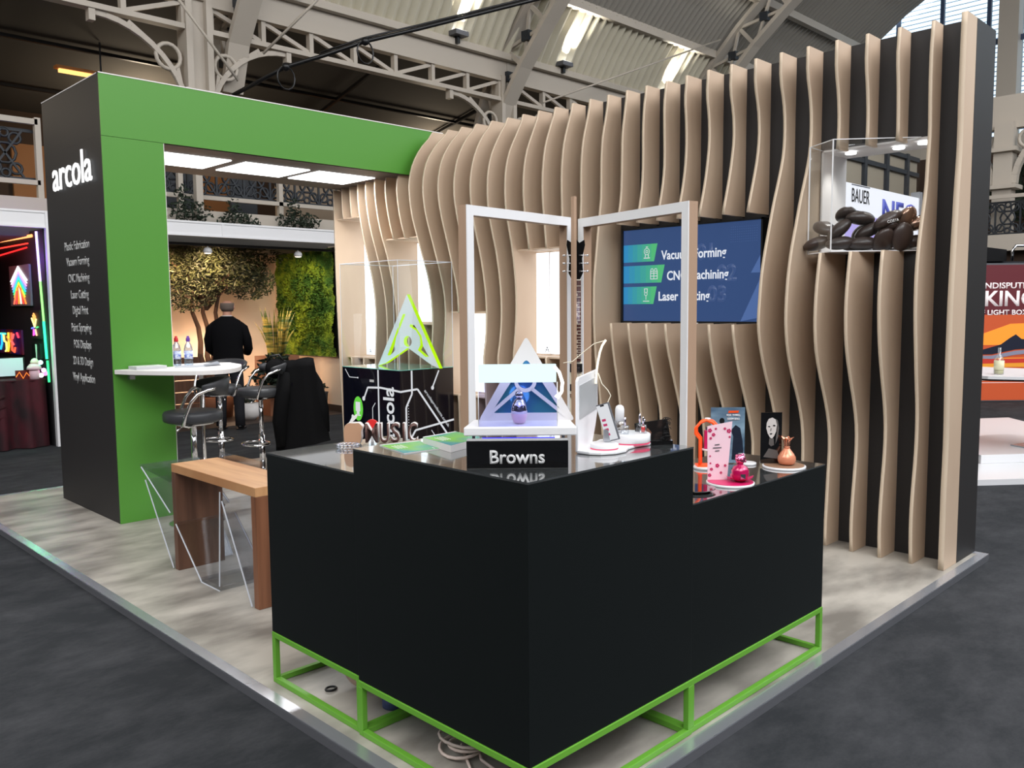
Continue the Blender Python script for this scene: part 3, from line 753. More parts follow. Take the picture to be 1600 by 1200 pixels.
# ---- acrylic case in front of the wall window, with beans
foot = [(4.02, 1.035), (3.83, 1.030), (3.675, .800), (4.02, .385)]
t = thing('acrylic_case', 'clear acrylic window case in the fin wall holding big dark beans', 'display case', (3.9, .75, 1.98))
build('case_floor', B().prism([(x, y, 1.986) for x, y in foot], None, (0, 0, .008)), 'white', t)
b = B()
for i in range(3):
    (xa, ya_), (xb, yb_) = foot[i], foot[i + 1]
    b.add([(xa, ya_, 1.994), (xb, yb_, 1.994), (xb, yb_, 2.70), (xa, ya_, 2.70)], [(0, 1, 2, 3)])
b.add([(x, y, 2.70) for x, y in foot], [(0, 1, 2, 3)])
build('case_walls', b, 'acrylic', t)
b = B()
for x, y in foot[1:3]: b.bar((x, y, 1.99), (x, y, 2.70), .007, .007)
for z in (1.99, 2.70):
    for i in range(3): b.bar((foot[i][0], foot[i][1], z), (foot[i + 1][0], foot[i + 1][1], z), .005, .005)
build('case_edges', b, 'white', t)
bean_pos = [  # x, y, z, yaw, tilt, shiny, label
    (3.83, .96, 2.055, 1.9, .25, 0, 'dark bean in the bottom corner of the case nearest the television'),
    (3.85, .93, 2.155, .9, -.35, 0, 'dark bean stacked in the corner of the case nearest the television'),
    (3.80, .80, 2.135, 2.2, .75, 0, 'upper dark bean against the near acrylic edge of the case'),
    (3.79, .79, 2.045, 2.4, .1, 0, 'dark bean on the case floor behind the near acrylic edge'),
    (3.87, .67, 2.040, 2.3, .0, 0, 'flat dark bean on the case floor under the topmost one'),
    (3.88, .70, 2.205, 2.45, -.1, 0, 'topmost shiny-rimmed dark bean lying flat on the pile'),
    (3.92, .66, 2.125, 2.2, .5, 0, 'dark bean tucked beneath the topmost flat bean'),
    (3.90, .555, 2.055, .9, .9, 0, 'dark bean low in the middle of the pile'),
    (3.90, .53, 2.185, 2.3, .55, 0, 'tilted dark bean with white lettering on it'),
    (3.95, .455, 2.075, .8, 1.3, 0, 'round brownish bean under the lettered bean'),
    (4.06, .42, 2.045, 2.2, .1, 0, 'dark bean lying on the sill at the window end'),
    (4.01, .46, 2.185, 1.2, 1.0, 1, 'shiny split bronze bean beside the lettered bean'),
    (4.07, .40, 2.165, 2.0, .35, 1, 'shiny bronze bean at the window end of the pile'),
    (4.07, .60, 2.05, .9, .2, 0, 'dark bean at the back of the sill behind the pile middle'),
    (3.89, .80, 2.235, .6, .3, 0, 'dark bean perched behind the near acrylic edge of the case'),
    (3.93, .56, 2.245 - .11, 1.0, .2, 0, 'dark bean wedged behind the lettered bean'),
    (4.00, .72, 2.13, 1.4, .5, 0, 'dark bean leaning at the back of the pile behind the topmost one'),
    (4.05, .80, 2.05, 1.9, .1, 0, 'dark bean at the back of the sill near the white reveal'),
]
def bean(x, y, z, yaw, tilt, sh, lab):
    R3 = (Matrix.Rotation(yaw, 3, 'Z') @ Matrix.Rotation(tilt, 3, 'Y'))
    b = B(); n = 22; h = 12; a, c, d = .096, .068, .050
    for i in range(h + 1):
        th = PI * i / h
        for j in range(n):
            ph = 2 * PI * j / n; u = math.cos(th); vx = math.sin(th) * math.cos(ph); vz = math.sin(th) * math.sin(ph)
            zz = d * vz * (1.0 if vz > 0 else .8)
            if vz > 0: zz -= .014 * math.exp(-(vx / .13) ** 2) * (1 - u * u)   # groove
            b.v.append(tuple(R3 @ Vector((a * u, c * vx, zz)) + Vector((x, y, z))))
    for i in range(h):
        for j in range(n): b.f.append((i * n + j, (i + 1) * n + j, (i + 1) * n + (j + 1) % n, i * n + (j + 1) % n)); b.m.append(0); b.smooth.append(True)
    return build('coffee_bean', b, 'bean_shiny' if sh else 'bean', label=lab, cat='coffee bean', group='giant coffee beans in the acrylic case', loc=(x, y, z))
for q in bean_pos: bo = bean(*q)
bl = [o for o in COL.objects if o.get('label') == 'tilted dark bean with white lettering on it'][0]
text('lettering', 'COSTA', (3.846, .476, 2.172), Vector((.69, -.69, .2)), Vector((-.14, .14, .98)), .024, 'letter_grey', bl, width=.075, ext=.001, bold=.03)
# ================================================================== things on and around the counters
def cthing(name, label, cat, loc, group=None, rz=CAMROT): return thing(name, label, cat, loc, rz, group, local=True)
# --- Browns sign
t = cthing('brand_sign', 'low glossy black sign with white name lettering on the tallest counter', 'sign', (.24, .28, TZ))
build('block', B().box((-.148, -.018, 0), (.185, .03, .0925)), 'black_gloss', t, bevel=.001)
text('lettering', 'Browns', (.017, -.0185, .036), X3, Z3, .062, 'letter_grey', t, width=.18, ext=.0015, bold=.02)
# --- white perfume stand with lit hood
t = cthing('perfume_stand', 'white lit perfume stand with a glowing hood and triangle emblem behind the low black sign', 'display stand', (.34, .34, TZ))
build('riser', B().box((-.14, .02, 0), (.12, .16, .088)), 'acrylic_thick', t)
build('blue_lamp', B().box((-.13, .012, .066), (.12, .018, .08)), glow('blue_light_strip', (60, 60, 255), 1.6), t)
build('bracket', B().box((.145, .03, 0), (.155, .05, .088)).box((-.165, .03, 0), (-.155, .05, .088)), 'alu', t)
b = B().prism([(-.192, -.014, .09), (.194, -.014, .09), (.182, .19, .09), (-.166, .19, .09)], None, (0, 0, .03)); build('tray', b, 'white', t, bevel=.004)
build('front_pane', B().box((-.141, .001, .12), (.128, .004, .272)), clear('blue_tinted_acrylic', (232, 234, 255), .05), t)
build('hood', B().box((-.141, .0, .271), (.125, .03, .332)), glow('cyan_white_hood', (226, 252, 255), 1.25), t, bevel=.002)
b = B().tube([(.118, .0, .325), (.135, .0, .305), (.146, .0, .27), (.143, .0, .238), (.130, .0, .218), (.122, .0, .226)], .0055, 7); build('curved_lamp', b, 'light_white', t)
b = B().tube([(-.141, .0, .12), (-.141, .0, .272)], .0016, 5).tube([(.128, .0, .12), (.128, .0, .272)], .0016, 5); build('pane_edge', b, 'white', t)
Y0 = .165
ap, bl_, br_ = (.026, .424), (-.148, .119), (.20, .119)
def rtri(s, r=.0, n=1):
    cx = (ap[0] + bl_[0] + br_[0]) / 3; cy = (ap[1] + bl_[1] + br_[1]) / 3
    return [(cx + (p[0] - cx) * s, cy + (p[1] - cy) * s) for p in (ap, bl_, br_)]
def round_poly(P, r, n=5):
    out = []; k = len(P)
    for i in range(k):
        p = Vector(P[i]); a = (Vector(P[i - 1]) - p).normalized(); c = (Vector(P[(i + 1) % k]) - p).normalized()
        for j in range(n + 1):
            q = j / n; out.append(tuple(p + a * r * (1 - q) ** 2 + c * r * q ** 2))
    return out
shape2d('emblem_outline', [round_poly(rtri(1), .018), round_poly([(.026, .345), (-.102, .147), (.154, .147)], .02)], (0, Y0, 0), X3, Z3, .012, ['white_matt'], t)
shape2d('emblem_ring', [circ(.022, .262, .040), circ(.022, .262, .027)], (0, Y0 - .002, 0), X3, Z3, .012, ['white_matt'], t)
b = B().bar((.0, Y0 - .006, .235), (-.118, Y0 - .006, .135), .012, .016, up=NY).bar((.044, Y0 - .006, .235), (.168, Y0 - .006, .135), .012, .016, up=NY); build('emblem_leg', b, 'white_matt', t)
build('mirror_panel', B().prism([(.026, Y0 + .002, .35), (-.108, Y0 + .002, .14), (.16, Y0 + .002, .14)], None, (0, .003, 0)), mat('blue_green_mirror', (66, 104, 200), .08, .55, noise=((7, 7, 9), (84, 170, 190), 2, .35, .6)), t)
point('hood_glow', Vector((.34, .34, TZ)) + Vector((.0, 0, .2)) + Vector((.05, .05, 0)), .16, (.72, .8, 1), .04)
t = cthing('perfume_bottle', 'oval chrome and pink perfume bottle on the white lit stand', 'perfume bottle', (.392, .394, TZ + .1205))
build('glass_body', B().lathe([(.012, 0), (.02, .004), (.026, .02), (.0285, .036)], n=24), 'pink', t)
build('chrome_shoulder', B().lathe([(.0285, .036), (.0285, .05), (.024, .068), (.016, .083), (.011, .088)], n=24), 'silver', t)
build('cap', B().lathe([(.009, .088), (.009, .092), (.013, .094), (.0145, .102), (.012, .111), (.005, .115)], n=20), 'silver', t)

# --- white phone stand
t = thing('phone_stand', 'white curved stand with a grey panel beside the perfume stand', 'display stand', (.6, .3, TZ))
p1 = Vector((.586, .291, 0)); dr = Vector((.932, .363, 0)).normalized(); nn = Vector((dr.y, -dr.x, 0))
def PP(s, z): q = p1 + dr * s; return (q.x, q.y, z)
out = [(0, 1.128), (.0, 1.385), (.012, 1.397), (.225, 1.412), (.228, 1.26), (.20, 1.20), (.17, 1.15), (.16, 1.128)]
b = B().prism([PP(s, z) for s, z in out], None, -nn * .010); build('upright', b, 'white', t, bevel=.002)
b = B().prism([PP(s, z) for s, z in [(.016, 1.245), (.016, 1.368), (.215, 1.385), (.215, 1.262)]], None, nn * .002); build('grey_panel', b, mat('grey_screen', (176, 178, 180), .3), t)
build('print_mark', B().prism([PP(q, z) for q, z in [(.19, 1.385), (.215, 1.387), (.215, 1.397), (.19, 1.395)]], None, nn * .0006), 'alu', t)
base = [(.583, .295), (.588, .24), (.61, .205), (.66, .178), (.72, .178), (.77, .205), (.83, .215), (.90, .205), (.955, .23), (.982, .28), (.965, .34), (.91, .385), (.84, .40), (.70, .345)]
b = B().prism([(x, y, TZ + .001) for x, y in base], None, (0, 0, .011)); build('base_plate', b, 'white', t, bevel=.003)
build('disc', B().lathe([(.05, .004), (.052, .006), (.052, .018), (.049, .021)], (.685, .25, TZ + .0115), 32), 'white', t)
build('disc', B().lathe([(.074, .004), (.077, .007), (.077, .034), (.073, .037)], (.860, .267, TZ + .0115), 36), 'white', t)
b = B().lathe([(.0505, .0), (.0505, .004)], (.685, .25, TZ + .0118), 32).lathe([(.0755, .0), (.0755, .004)], (.860, .267, TZ + .0118), 36); build('pink_light_line', b, glow('pink_light', (255, 90, 130), 1.0), t)
arm = [(.798, .335, 1.524), (.785, .342, 1.503), (.776, .346, 1.478), (.768, .348, 1.445), (.765, .352, 1.412), (.76, .352, 1.36)]
build('light_arm', B().tube(arm, .0045, 7), glow('warm_light_arm', (255, 246, 226), 1.5), t)
build('wire', B().tube([(.768, .347, 1.40), (.775, .335, 1.36), (.79, .318, 1.335), (.797, .31, 1.315), (.785, .315, 1.29), (.765, .325, 1.262)], .0018, 6).tube([(.795, .336, 1.522), (.765, .365, 1.51), (.735, .39, 1.48), (.70, .415, 1.445), (.665, .43, 1.44)], .0015, 5), 'ivory', t)
t = cthing('smartphone', 'smartphone leaning on the small white disc of the phone stand', 'phone', (.695, .243, TZ + .0335))
u = Vector((.62, -.76, .2)); v = Vector((-.28, .12, .95)); v.normalize(); u = (u - v * u.dot(v)).normalized(); n3 = u.cross(v)
cc = Vector((.0, .012, .072))
pb = build('body', B().plate(.066, .140, cc, u, v, -.008), 'alu_dark', t, bevel=.002)
ps = build('screen', B().plate(.060, .132, cc + n3 * .0006, u, v, .0006), glow('phone_screen', (238, 240, 245), .9), pb)
b = B().plate(.02, .006, cc + n3 * .0013 + v * .063, u, v, .0006); build('notch', b, 'black', ps)
b = B()
for i in range(4): b.plate(.02, .009, cc + n3 * .0013 + v * (.01 - i * .018) - u * .012, u, v, .0005)
build('app_icon', b, 'magenta', ps)
build('rest', B().box((-.012, .012, 0), (.012, .04, .045)), 'alu', t)
# cosmetics on the large disc
ZD = TZ + .0115 + .0375
t = thing('cosmetic_bottle', 'tall white domed bottle on the large white disc', 'bottle', (.845, .305, ZD))
build('glass_foot', B().lathe([(.021, 0), (.021, .042), (.018, .043)], (.845, .305, ZD), 20), 'acrylic_thick', t)
build('cap', B().lathe([(.0175, .043), (.0175, .088), (.014, .099), (.006, .104)], (.845, .305, ZD), 20), 'white', t)
t = thing('glass_jar', 'small clear glass jar in front of the white domed bottle', 'jar', (.822, .262, ZD)); build('glass', B().lathe([(.015, 0), (.015, .030), (.013, .031)], (.822, .262, ZD), 18), 'acrylic_thick', t); build('stopper', B().lathe([(.004, .031), (.004, .062), (.001, .063)], (.822, .262, ZD), 10), 'silver', t)
t = thing('lipstick', 'clear lipstick case with a pink core on the large white disc', 'lipstick', (.885, .225, ZD)); build('case', B().lathe([(.014, 0), (.014, .030), (.012, .031)], (.885, .225, ZD), 18), 'acrylic_thick', t); build('core', B().lathe([(.007, .004), (.007, .024)], (.885, .225, ZD), 12), 'red', t); build('tip', B().lathe([(.004, .031), (.004, .058), (.002, .062)], (.885, .225, ZD), 10), 'silver', t)
t = thing('glass_jar', 'clear glass jar with silver applicator behind the lipstick', 'jar', (.905, .255, ZD)); build('glass', B().lathe([(.015, 0), (.015, .030), (.013, .031)], (.905, .255, ZD), 18), 'acrylic_thick', t); build('applicator', B().lathe([(.004, .031), (.005, .06), (.002, .07)], (.905, .255, ZD), 10).ball((.915, .243, ZD + .043), .007, 8), 'silver', t)

# --- black angled plate with a hair portrait
t = cthing('portrait_plate', 'black plate with a cropped portrait of curly dark hair at the counter edge', 'picture', (.945, .225, TZ))
build('base', B().box((-.05, -.028, 0), (.035, .03, .015)).box((.035, -.02, 0), (.075, .02, .015)), 'black_gloss', t)
pm = mat('hair_portrait', (20, 16, 16), .3, noise=((22, 22, 30), (58, 46, 42), 6, .5, .7))
build('picture', B().prism([(-.062, .0, .012), (.072, .0, .006), (.058, .006, .096), (-.068, .006, .078)], None, (0, .004, 0)), pm, t)
build('face', B().prism([(-.035, -.002, .028), (-.008, -.002, .028), (-.004, -.001, .045), (-.018, -.001, .062), (-.034, -.001, .05)], None, (0, .001, 0)), mat('dim_skin_print', (120, 84, 70), .4), t)
b = B(); r4 = random.Random(2)
for i in range(26):
    x = .035 + r4.random() * .03; z = .01 + r4.random() * .085; b.tube([(x + .008 * math.cos(q * .9), .0, z + .008 * math.sin(q * .9)) for q in range(6)], .0012, 4)
build('curls', b, 'black', t)

# --- brochures
def brochure(pts, z0, th, lab, cat='brochure', n=1):
    t = thing('brochure', lab, cat, (pts[0][0], pts[0][1], z0), group='green brochures on the tallest counter')
    build('pages', B().prism([(x, y, z0 + .0005) for x, y in pts], None, (0, 0, th - .0015)), 'white_matt', t)
    build('cover', B().prism([(x, y, z0 + th - .001) for x, y in pts], None, (0, 0, .001)), mat('brochure_cover', (52, 140, 150), .25, noise=((5.5, 5.5, 1), (112, 184, 70), 1, .42, .62)), t)
    a, c, d, e = [Vector(p + (z0 + th + .0004,)) for p in pts]
    build('spine', B().prism([a, c, c + (d - c) * .05, a + (e - a) * .05], None, (0, 0, .0004)), 'white', t)
    b = B(); u = (e - a); w = (c - a)
    for i in range(4):
        p = a + u * .25 + w * (.14 + i * .07) - w * .0; b.prism([p, p + u * .32, p + u * .32 + w * .025, p + w * .025], None, (0, 0, .0003))
    p = a + u * .82 + w * .80; b.prism([p, p + u * .1, p + u * .1 + w * .02, p + w * .02], None, (0, 0, .0003))
    build('print_lines', b, 'white', t)
brochure([(.205, .965), (.372, .935), (.325, .735), (.158, .752)], TZ, .004, 'single green and teal brochure on the counter corner nearest the brown letters')
brochure([(.345, .875), (.53, .895), (.50, .70), (.29, .645)], TZ, .028, 'thick stack of green and teal brochures beside the perfume stand')

# --- MUSIC letters and wooden apple on the lower counter
t = cthing('letter_sign', 'brown and white block letters spelling MUSIC on the lower counter', 'sign', (.46, 1.55, LZ))
for ch, x, w in (('M', .104, .058), ('U', .162, .042), ('S', .211, .040), ('I', .250, .010), ('C', .290, .042)):
    o = text('letter', ch, (x, -.01, .053), X3, Z3, .125, 'brown_letter', t, width=w, ext=.0, bold=.012)
    me = o.data; me.materials.append(M['white_matt'])
    bm = bmesh.new(); bm.from_mesh(me); top = bmesh.ops.extrude_face_region(bm, geom=bm.faces[:])
    for e in top['geom']:
        if isinstance(e, bmesh.types.BMVert): e.co.y += .04
    bmesh.ops.recalc_face_normals(bm, faces=bm.faces)
    y0_ = min(v.co.y for v in bm.verts)
    for f in bm.faces: f.material_index = 0 if all(v.co.y < y0_ + .001 for v in f.verts) else 1
    bm.to_mesh(me); bm.free()
build('plinth', B().box((.06, -.02, 0), (.33, .05, .006)), 'acrylic', t)
t = cthing('wooden_fruit', 'cork-faced round fruit shape with white sides and a leaf on the lower counter', 'ornament', (.46, 1.57, LZ))
fr = [(-.006, .0), (.03, .0), (.058, .0), (.068, .03), (.066, .06), (.075, .082), (.058, .100), (.036, .098), (.012, .100), (-.006, .09), (-.013, .06), (-.012, .03)]
shape2d('body', [round_poly(fr, .006, 2)], (0, .0, .002), X3, Z3, -.05, ['cork', 'white_matt'], t)
shape2d('leaf', [[(.020, .103), (.030, .106), (.045, .122), (.047, .134), (.032, .130), (.023, .118)]], (0, .01, .002), X3, Z3, -.02, ['white_matt'], t)
t = cthing('red_disc', 'small red and white disc standing behind the first brown letter', 'ornament', (.555, 1.53, LZ)); build('disc', B().prism([(.03 * math.cos(q * PI / 10) + .005, .05, .075 + .03 * math.sin(q * PI / 10)) for q in range(20)], None, (0, .02, 0)), 'red', t); build('stem', B().box((.0, .05, 0), (.012, .07, .05)), 'white', t)
t = cthing('crystal_dish', 'clear sparkling crystal dish on the lower counter beside the cork fruit', 'dish', (.42, 1.50, LZ))
b = B()
for q in range(15):
    a = q / 15 * 2 * PI; b.ball((.045 * math.cos(a), .035 * math.sin(a), .012), (.013, .013, .012), 6)
build('beads', b, 'acrylic_thick', t); b = B()
for q in range(15):
    a = (q + .5) / 15 * 2 * PI; b.ball((.043 * math.cos(a), .033 * math.sin(a), .017), .004, 6)
build('facets', b, 'silver', t)

# --- lowest counter: perfume cards and bottles
t = cthing('arch_stand', 'orange arched bottle stand on a white disc', 'display stand', (1.628, .435, RZ))
build('disc', B().lathe([(.052, .0), (.052, .010), (.050, .012)], (.01, 0, 0), 30), 'white', t)
def arch(x0, x1, y):
    xm = (x0 + x1) / 2; pts = [(x0 + .006, y, .012), (x0 + .006, y, .14), (x0 - .014, y, .165), (x0 - .014, y, .19), (x0 + .008, y, .215), (xm, y, .226), (x1 - .008, y, .215), (x1 + .014, y, .19), (x1 + .014, y, .165), (x1 - .006, y, .14), (x1 - .006, y, .012)]
    return B().tube(pts, .0068, 8)
build('arch', arch(-.025, .045, -.02), 'orange', t); build('arch', arch(-.01, .06, .025), 'orange', t)
build('shelf', B().lathe([(.024, 0), (.024, .006)], (.02, 0, .085), 24), 'white', t)
build('top_button', B().lathe([(.015, 0), (.012, .006)], (.02, 0, .228), 20), 'white', t)
build('base_bar', B().box((-.03, -.03, .012), (.055, .03, .02)), 'orange', t)
t = cthing('perfume_bottle', 'narrow dark magenta bottle inside the orange arched stand', 'perfume bottle', (1.640, .430, RZ + .0915)); build('glass', B().box((-.006, -.01, 0), (.022, .01, .085)), 'magenta', t, bevel=.002); build('cap', B().box((.0, -.006, .0855), (.016, .006, .10)), 'silver', t)
t = cthing('poster_stand', 'clear poster stand with FOR THRILL SEEKERS over a man in a dark suit', 'poster', (1.80, .42, RZ))
sh = build('sheet', B().box((-.072, 0, .004), (.088, .003, .268)), mat('sky_poster', (170, 196, 214), .3, noise=((3, 3, 9), (70, 100, 130), 3, .4, .6)), t)
build('acrylic_cover', B().box((-.075, -.004, 0), (.091, -.002, .272)), 'acrylic', t)
build('heading_bar', B().prism([(.008, -.001, .242), (.056, -.001, .242), (.060, -.001, .253), (.012, -.001, .253)], None, (0, -.0006, 0)), 'orange', sh)
text('heading', 'FOR THRILL', (.033, -.0045, .231), X3, Z3, .013, 'white', sh, width=.066, ext=.0004, bold=.03)
text('heading', 'SEEKERS', (.033, -.0045, .214), X3, Z3, .013, 'white', sh, width=.058, ext=.0004, bold=.03)
ns = mat('navy_suit_print', (26, 34, 56), .4)
b = B().prism([(x, -.001, z) for x, z in [(.028, .02), (.034, .13), (.022, .16), (.045, .185), (.066, .17), (.078, .11), (.082, .06), (.075, .02)]], None, (0, -.0006, 0)); build('printed_suit', b, ns, sh)
b = B().prism([(.0 + .012 * math.cos(q * PI / 8) - .02, -.001, .205 + .014 * math.sin(q * PI / 8)) for q in range(16)], None, (0, -.0006, 0)); build('printed_head', b, 'black', sh)
build('disc', B().lathe([(.04, .0), (.04, .008), (.038, .01)], (.10, -.015, .0), 26), 'white', t); build('foot', B().box((.06, -.02, .0), (.085, .01, .05)), 'white', t)
t = cthing('flower_card', 'pale pink upright card printed with magenta blossoms', 'card', (1.43, .185, RZ + .0125))
cd = build('card', B().prism([(-.086, 0, 0), (-.004, .0, 0), (.020, .02, .245), (-.085, .02, .225)], None, (0, .003, 0)), 'pink', t)
b = B(); r5 = random.Random(4)
for (x, z, r) in [(-.075, .208, .009), (-.060, .19, .008), (.005, .205, .010), (-.012, .215, .006), (-.072, .175, .006), (-.078, .02, .008), (-.07, .045, .007), (-.045, .06, .009), (-.012, .06, .006), (-.075, .10, .004), (-.03, .03, .006), (-.074, .07, .004), (.008, .18, .005), (-.05, .215, .005)]:
    for q in range(5):
        a = q * 2 * PI / 5; y = .02 * z / .24 - .0012; b.prism([(x + r * .6 * math.cos(a) + r * .42 * math.cos(k * PI / 3), y, z + r * .6 * math.sin(a) + r * .42 * math.sin(k * PI / 3)) for k in range(6)], None, (0, -.0006, 0))
build('blossom_print', b, 'magenta', cd)
b = B()
for i, w in enumerate((.020, .036, .018)): b.prism([(-.045 + q * w / 2, .011 - i * .001, .145 - i * .013 + h) for q, h in ((-1, 0), (1, .002), (1, .006), (-1, .004))], None, (0, -.0006, 0))
build('print_line', b, 'alu_dark', cd)
t = cthing('round_stand', 'white round stand with a magenta top in front of the pink card', 'display stand', (1.415, .165, RZ)); build('disc', B().lathe([(.098, 0), (.099, .003), (.099, .009), (.097, .010)], n=48), 'white', t); build('top_sheet', B().lathe([(.094, 0), (.094, .0018)], (0, 0, .0102), 48), 'magenta', t)
# pink card stands on this disc
t = cthing('perfume_bottle', 'round pink perfume bottle with a flower cap on the magenta disc', 'perfume bottle', (1.425, .145, RZ + .0125))
ox = .018
build('glass_body', B().lathe([(.02, .0), (.030, .008), (.036, .028), (.036, .045), (.028, .062), (.014, .07), (.012, .074)], (ox, 0, 0), 28), mat('magenta_glass', (196, 22, 92), .1, .2, coat=1), t)
b = B().ball((ox, 0, .094), (.022, .022, .022), 18)
for q in range(14):
    a = q * 2.4; th = .5 + (q % 5) * .5; b.ball((ox + .021 * math.sin(th) * math.cos(a), .021 * math.sin(th) * math.sin(a), .094 + .021 * math.cos(th)), .006, 8)
build('flower_cap', b, 'pink_met', t)
b = B()
for q in range(7):
    a = q * 2 * PI / 7 + .2; c, s = math.cos(a), math.sin(a)
    b.add([(ox + .018 * c - .012 * s, .018 * s + .012 * c, .004), (ox + .018 * c + .012 * s, .018 * s - .012 * c, .004), (ox + .048 * c + .014 * s, .048 * s - .014 * c, .014), (ox + .062 * c, .062 * s, .022), (ox + .048 * c - .014 * s, .048 * s + .014 * c, .014)], [(0, 1, 2, 3, 4)])
build('petal', b, 'magenta', t, kind=None)
build('label_plate', B().box((ox - .008, -.0375, .015), (ox + .012, -.0355, .036)), 'silver', t)
t = cthing('round_stand', 'white round stand with a brown top at the far end of the lowest counter', 'display stand', (1.906, .179, RZ)); build('disc', B().lathe([(.096, 0), (.097, .003), (.097, .009), (.095, .010)], n=48), 'white', t); build('top_sheet', B().lathe([(.090, 0), (.090, .0018)], (0, 0, .0102), 48), 'copper_glass' if False else mat('bronze_sheet', (150, 118, 96), .3), t)
t = cthing('perfume_bottle', 'rose copper perfume bottle shaped like a tied pouch', 'perfume bottle', (1.906, .179, RZ + .0125)); ox = .012
build('glass_body', B().lathe([(.022, .0), (.036, .006), (.041, .022), (.040, .036), (.030, .054), (.017, .070), (.011, .080)], (ox, 0, 0), 28), 'copper_glass', t)
b = B(); N = 36; prof = [(.011, .080), (.013, .095), (.015, .110), (.026, .124)]
for r, z in prof:
    for j in range(N):
        a = 2 * PI * j / N; k = 1 + .28 * math.cos(6 * a) * ((z - .08) / .044); b.v.append((ox + r * k * math.cos(a), r * k * math.sin(a), z + .004 * math.cos(6 * a) * (z - .08) / .044))
for i in range(3):
    for j in range(N): b.f.append((i * N + j, i * N + (j + 1) % N, (i + 1) * N + (j + 1) % N, (i + 1) * N + j)); b.m.append(0); b.smooth.append(True)
build('ruffled_cap', b, 'copper', t)
build('neck_band', B().tube([(ox + .013 * math.cos(q * PI / 8), .013 * math.sin(q * PI / 8), .082) for q in range(16)], .003, 6, closed=True), 'copper', t)
t = cthing('portrait_card', 'black and white portrait of a woman standing behind the copper bottle', 'picture', (1.93, .205, RZ + .0125))
cd = build('card', B().box((-.098, 0, 0), (.0, .004, .238)), 'black_gloss', t)
pf = mat('pale_face_print', (206, 200, 196), .5); gy = mat('grey_print', (92, 88, 86), .5)
def flat(name, pts, m_, y=-.0006): build(name, B().prism([(x, y, z) for x, z in pts], None, (0, -.0005, 0)), m_, cd)
flat('printed_face', [(-.062, .208), (-.045, .214), (-.030, .205), (-.024, .18), (-.027, .15), (-.036, .128), (-.046, .115), (-.056, .122), (-.066, .14), (-.073, .165), (-.071, .19)], pf)
flat('printed_hair', [(-.030, .208), (-.020, .20), (-.014, .165), (-.018, .12), (-.03, .09), (-.026, .13), (-.022, .17)], gy, -.0007)
flat('printed_neck', [(-.058, .118), (-.038, .116), (-.036, .085), (-.05, .08), (-.06, .09)], gy, -.0008)
flat('printed_eye', [(-.066, .172), (-.060, .176), (-.053, .171), (-.060, .168)], 'black', -.0012); flat('printed_eye', [(-.044, .176), (-.037, .181), (-.029, .176), (-.037, .172)], 'black', -.0012)
flat('printed_mouth', [(-.058, .138), (-.051, .142), (-.044, .139), (-.051, .133)], 'black', -.0012)
flat('printed_nose', [(-.052, .165), (-.049, .165), (-.050, .152), (-.055, .150)], gy, -.0012)
flat('printed_lace', [(-.085, .03), (-.06, .07), (-.02, .06), (-.01, .02)], gy)
t = cthing('black_dish', 'black round dish close behind the tallest counter block', 'dish', (1.20, .20, RZ)); build('dish', B().lathe([(.06, 0), (.085, .012), (.08, .013)], n=32), 'black_gloss', t)

# ================================================================== white frames, guitar, plinth
def open_frame(pA, pB, ztop, lab, w=.05, d=.055):
    t = thing('open_frame', lab, 'frame', (pA[0], pA[1], 0))
    A = Vector(pA + (0,)); C_ = Vector(pB + (0,)); u = (C_ - A).normalized(); n_ = Vector((u.y, -u.x, 0))
    if n_.dot(Vector((-1, -1, 0))) < 0: n_ = -n_
    Lw = (C_ - A).length
    def bx(s0, s1, z0, z1, o0, o1):
        b = B(); q = [A + u * s0 + n_ * o0, A + u * s1 + n_ * o0, A + u * s1 + n_ * o1, A + u * s0 + n_ * o1]
        return b.prism([(p.x, p.y, z0) for p in q], None, (0, 0, z1 - z0))
    for nm, (s0, s1, z0, z1) in {'top_rail': (0, Lw, ztop - w, ztop), 'upright': (0, w, .05, ztop - w), 'upright_b': (Lw - w, Lw, .05, ztop - w), 'bottom_rail': (0, Lw, .0, .05)}.items():
        nm = 'upright' if nm.startswith('upright') else nm
        p = build(nm, bx(s0, s1, z0, z1, -d, 0), 'wood_post', t)
        build('white_facing', bx(s0, s1, z0, z1, 0, .006), 'white', p)
    return t
open_frame((1.205, 1.568), (2.105, 1.645), 2.168, 'tall open frame with white face and wooden sides, nearer the green portal')
open_frame((1.898, .700), (2.150, 1.630), 2.162, 'tall open frame with white face and wooden sides, in front of the television')
t = thing('wooden_post', 'thin upright wooden post between the two tall white frames', 'post', (1.945, 1.485, 0)); build('post', B().bar((1.943, 1.489, .02), (1.943, 1.489, 2.262), .022, .022), 'wood_post', t); build('foot', B().box((1.89, 1.43, 0), (1.99, 1.53, .02)), 'wood_post', t)
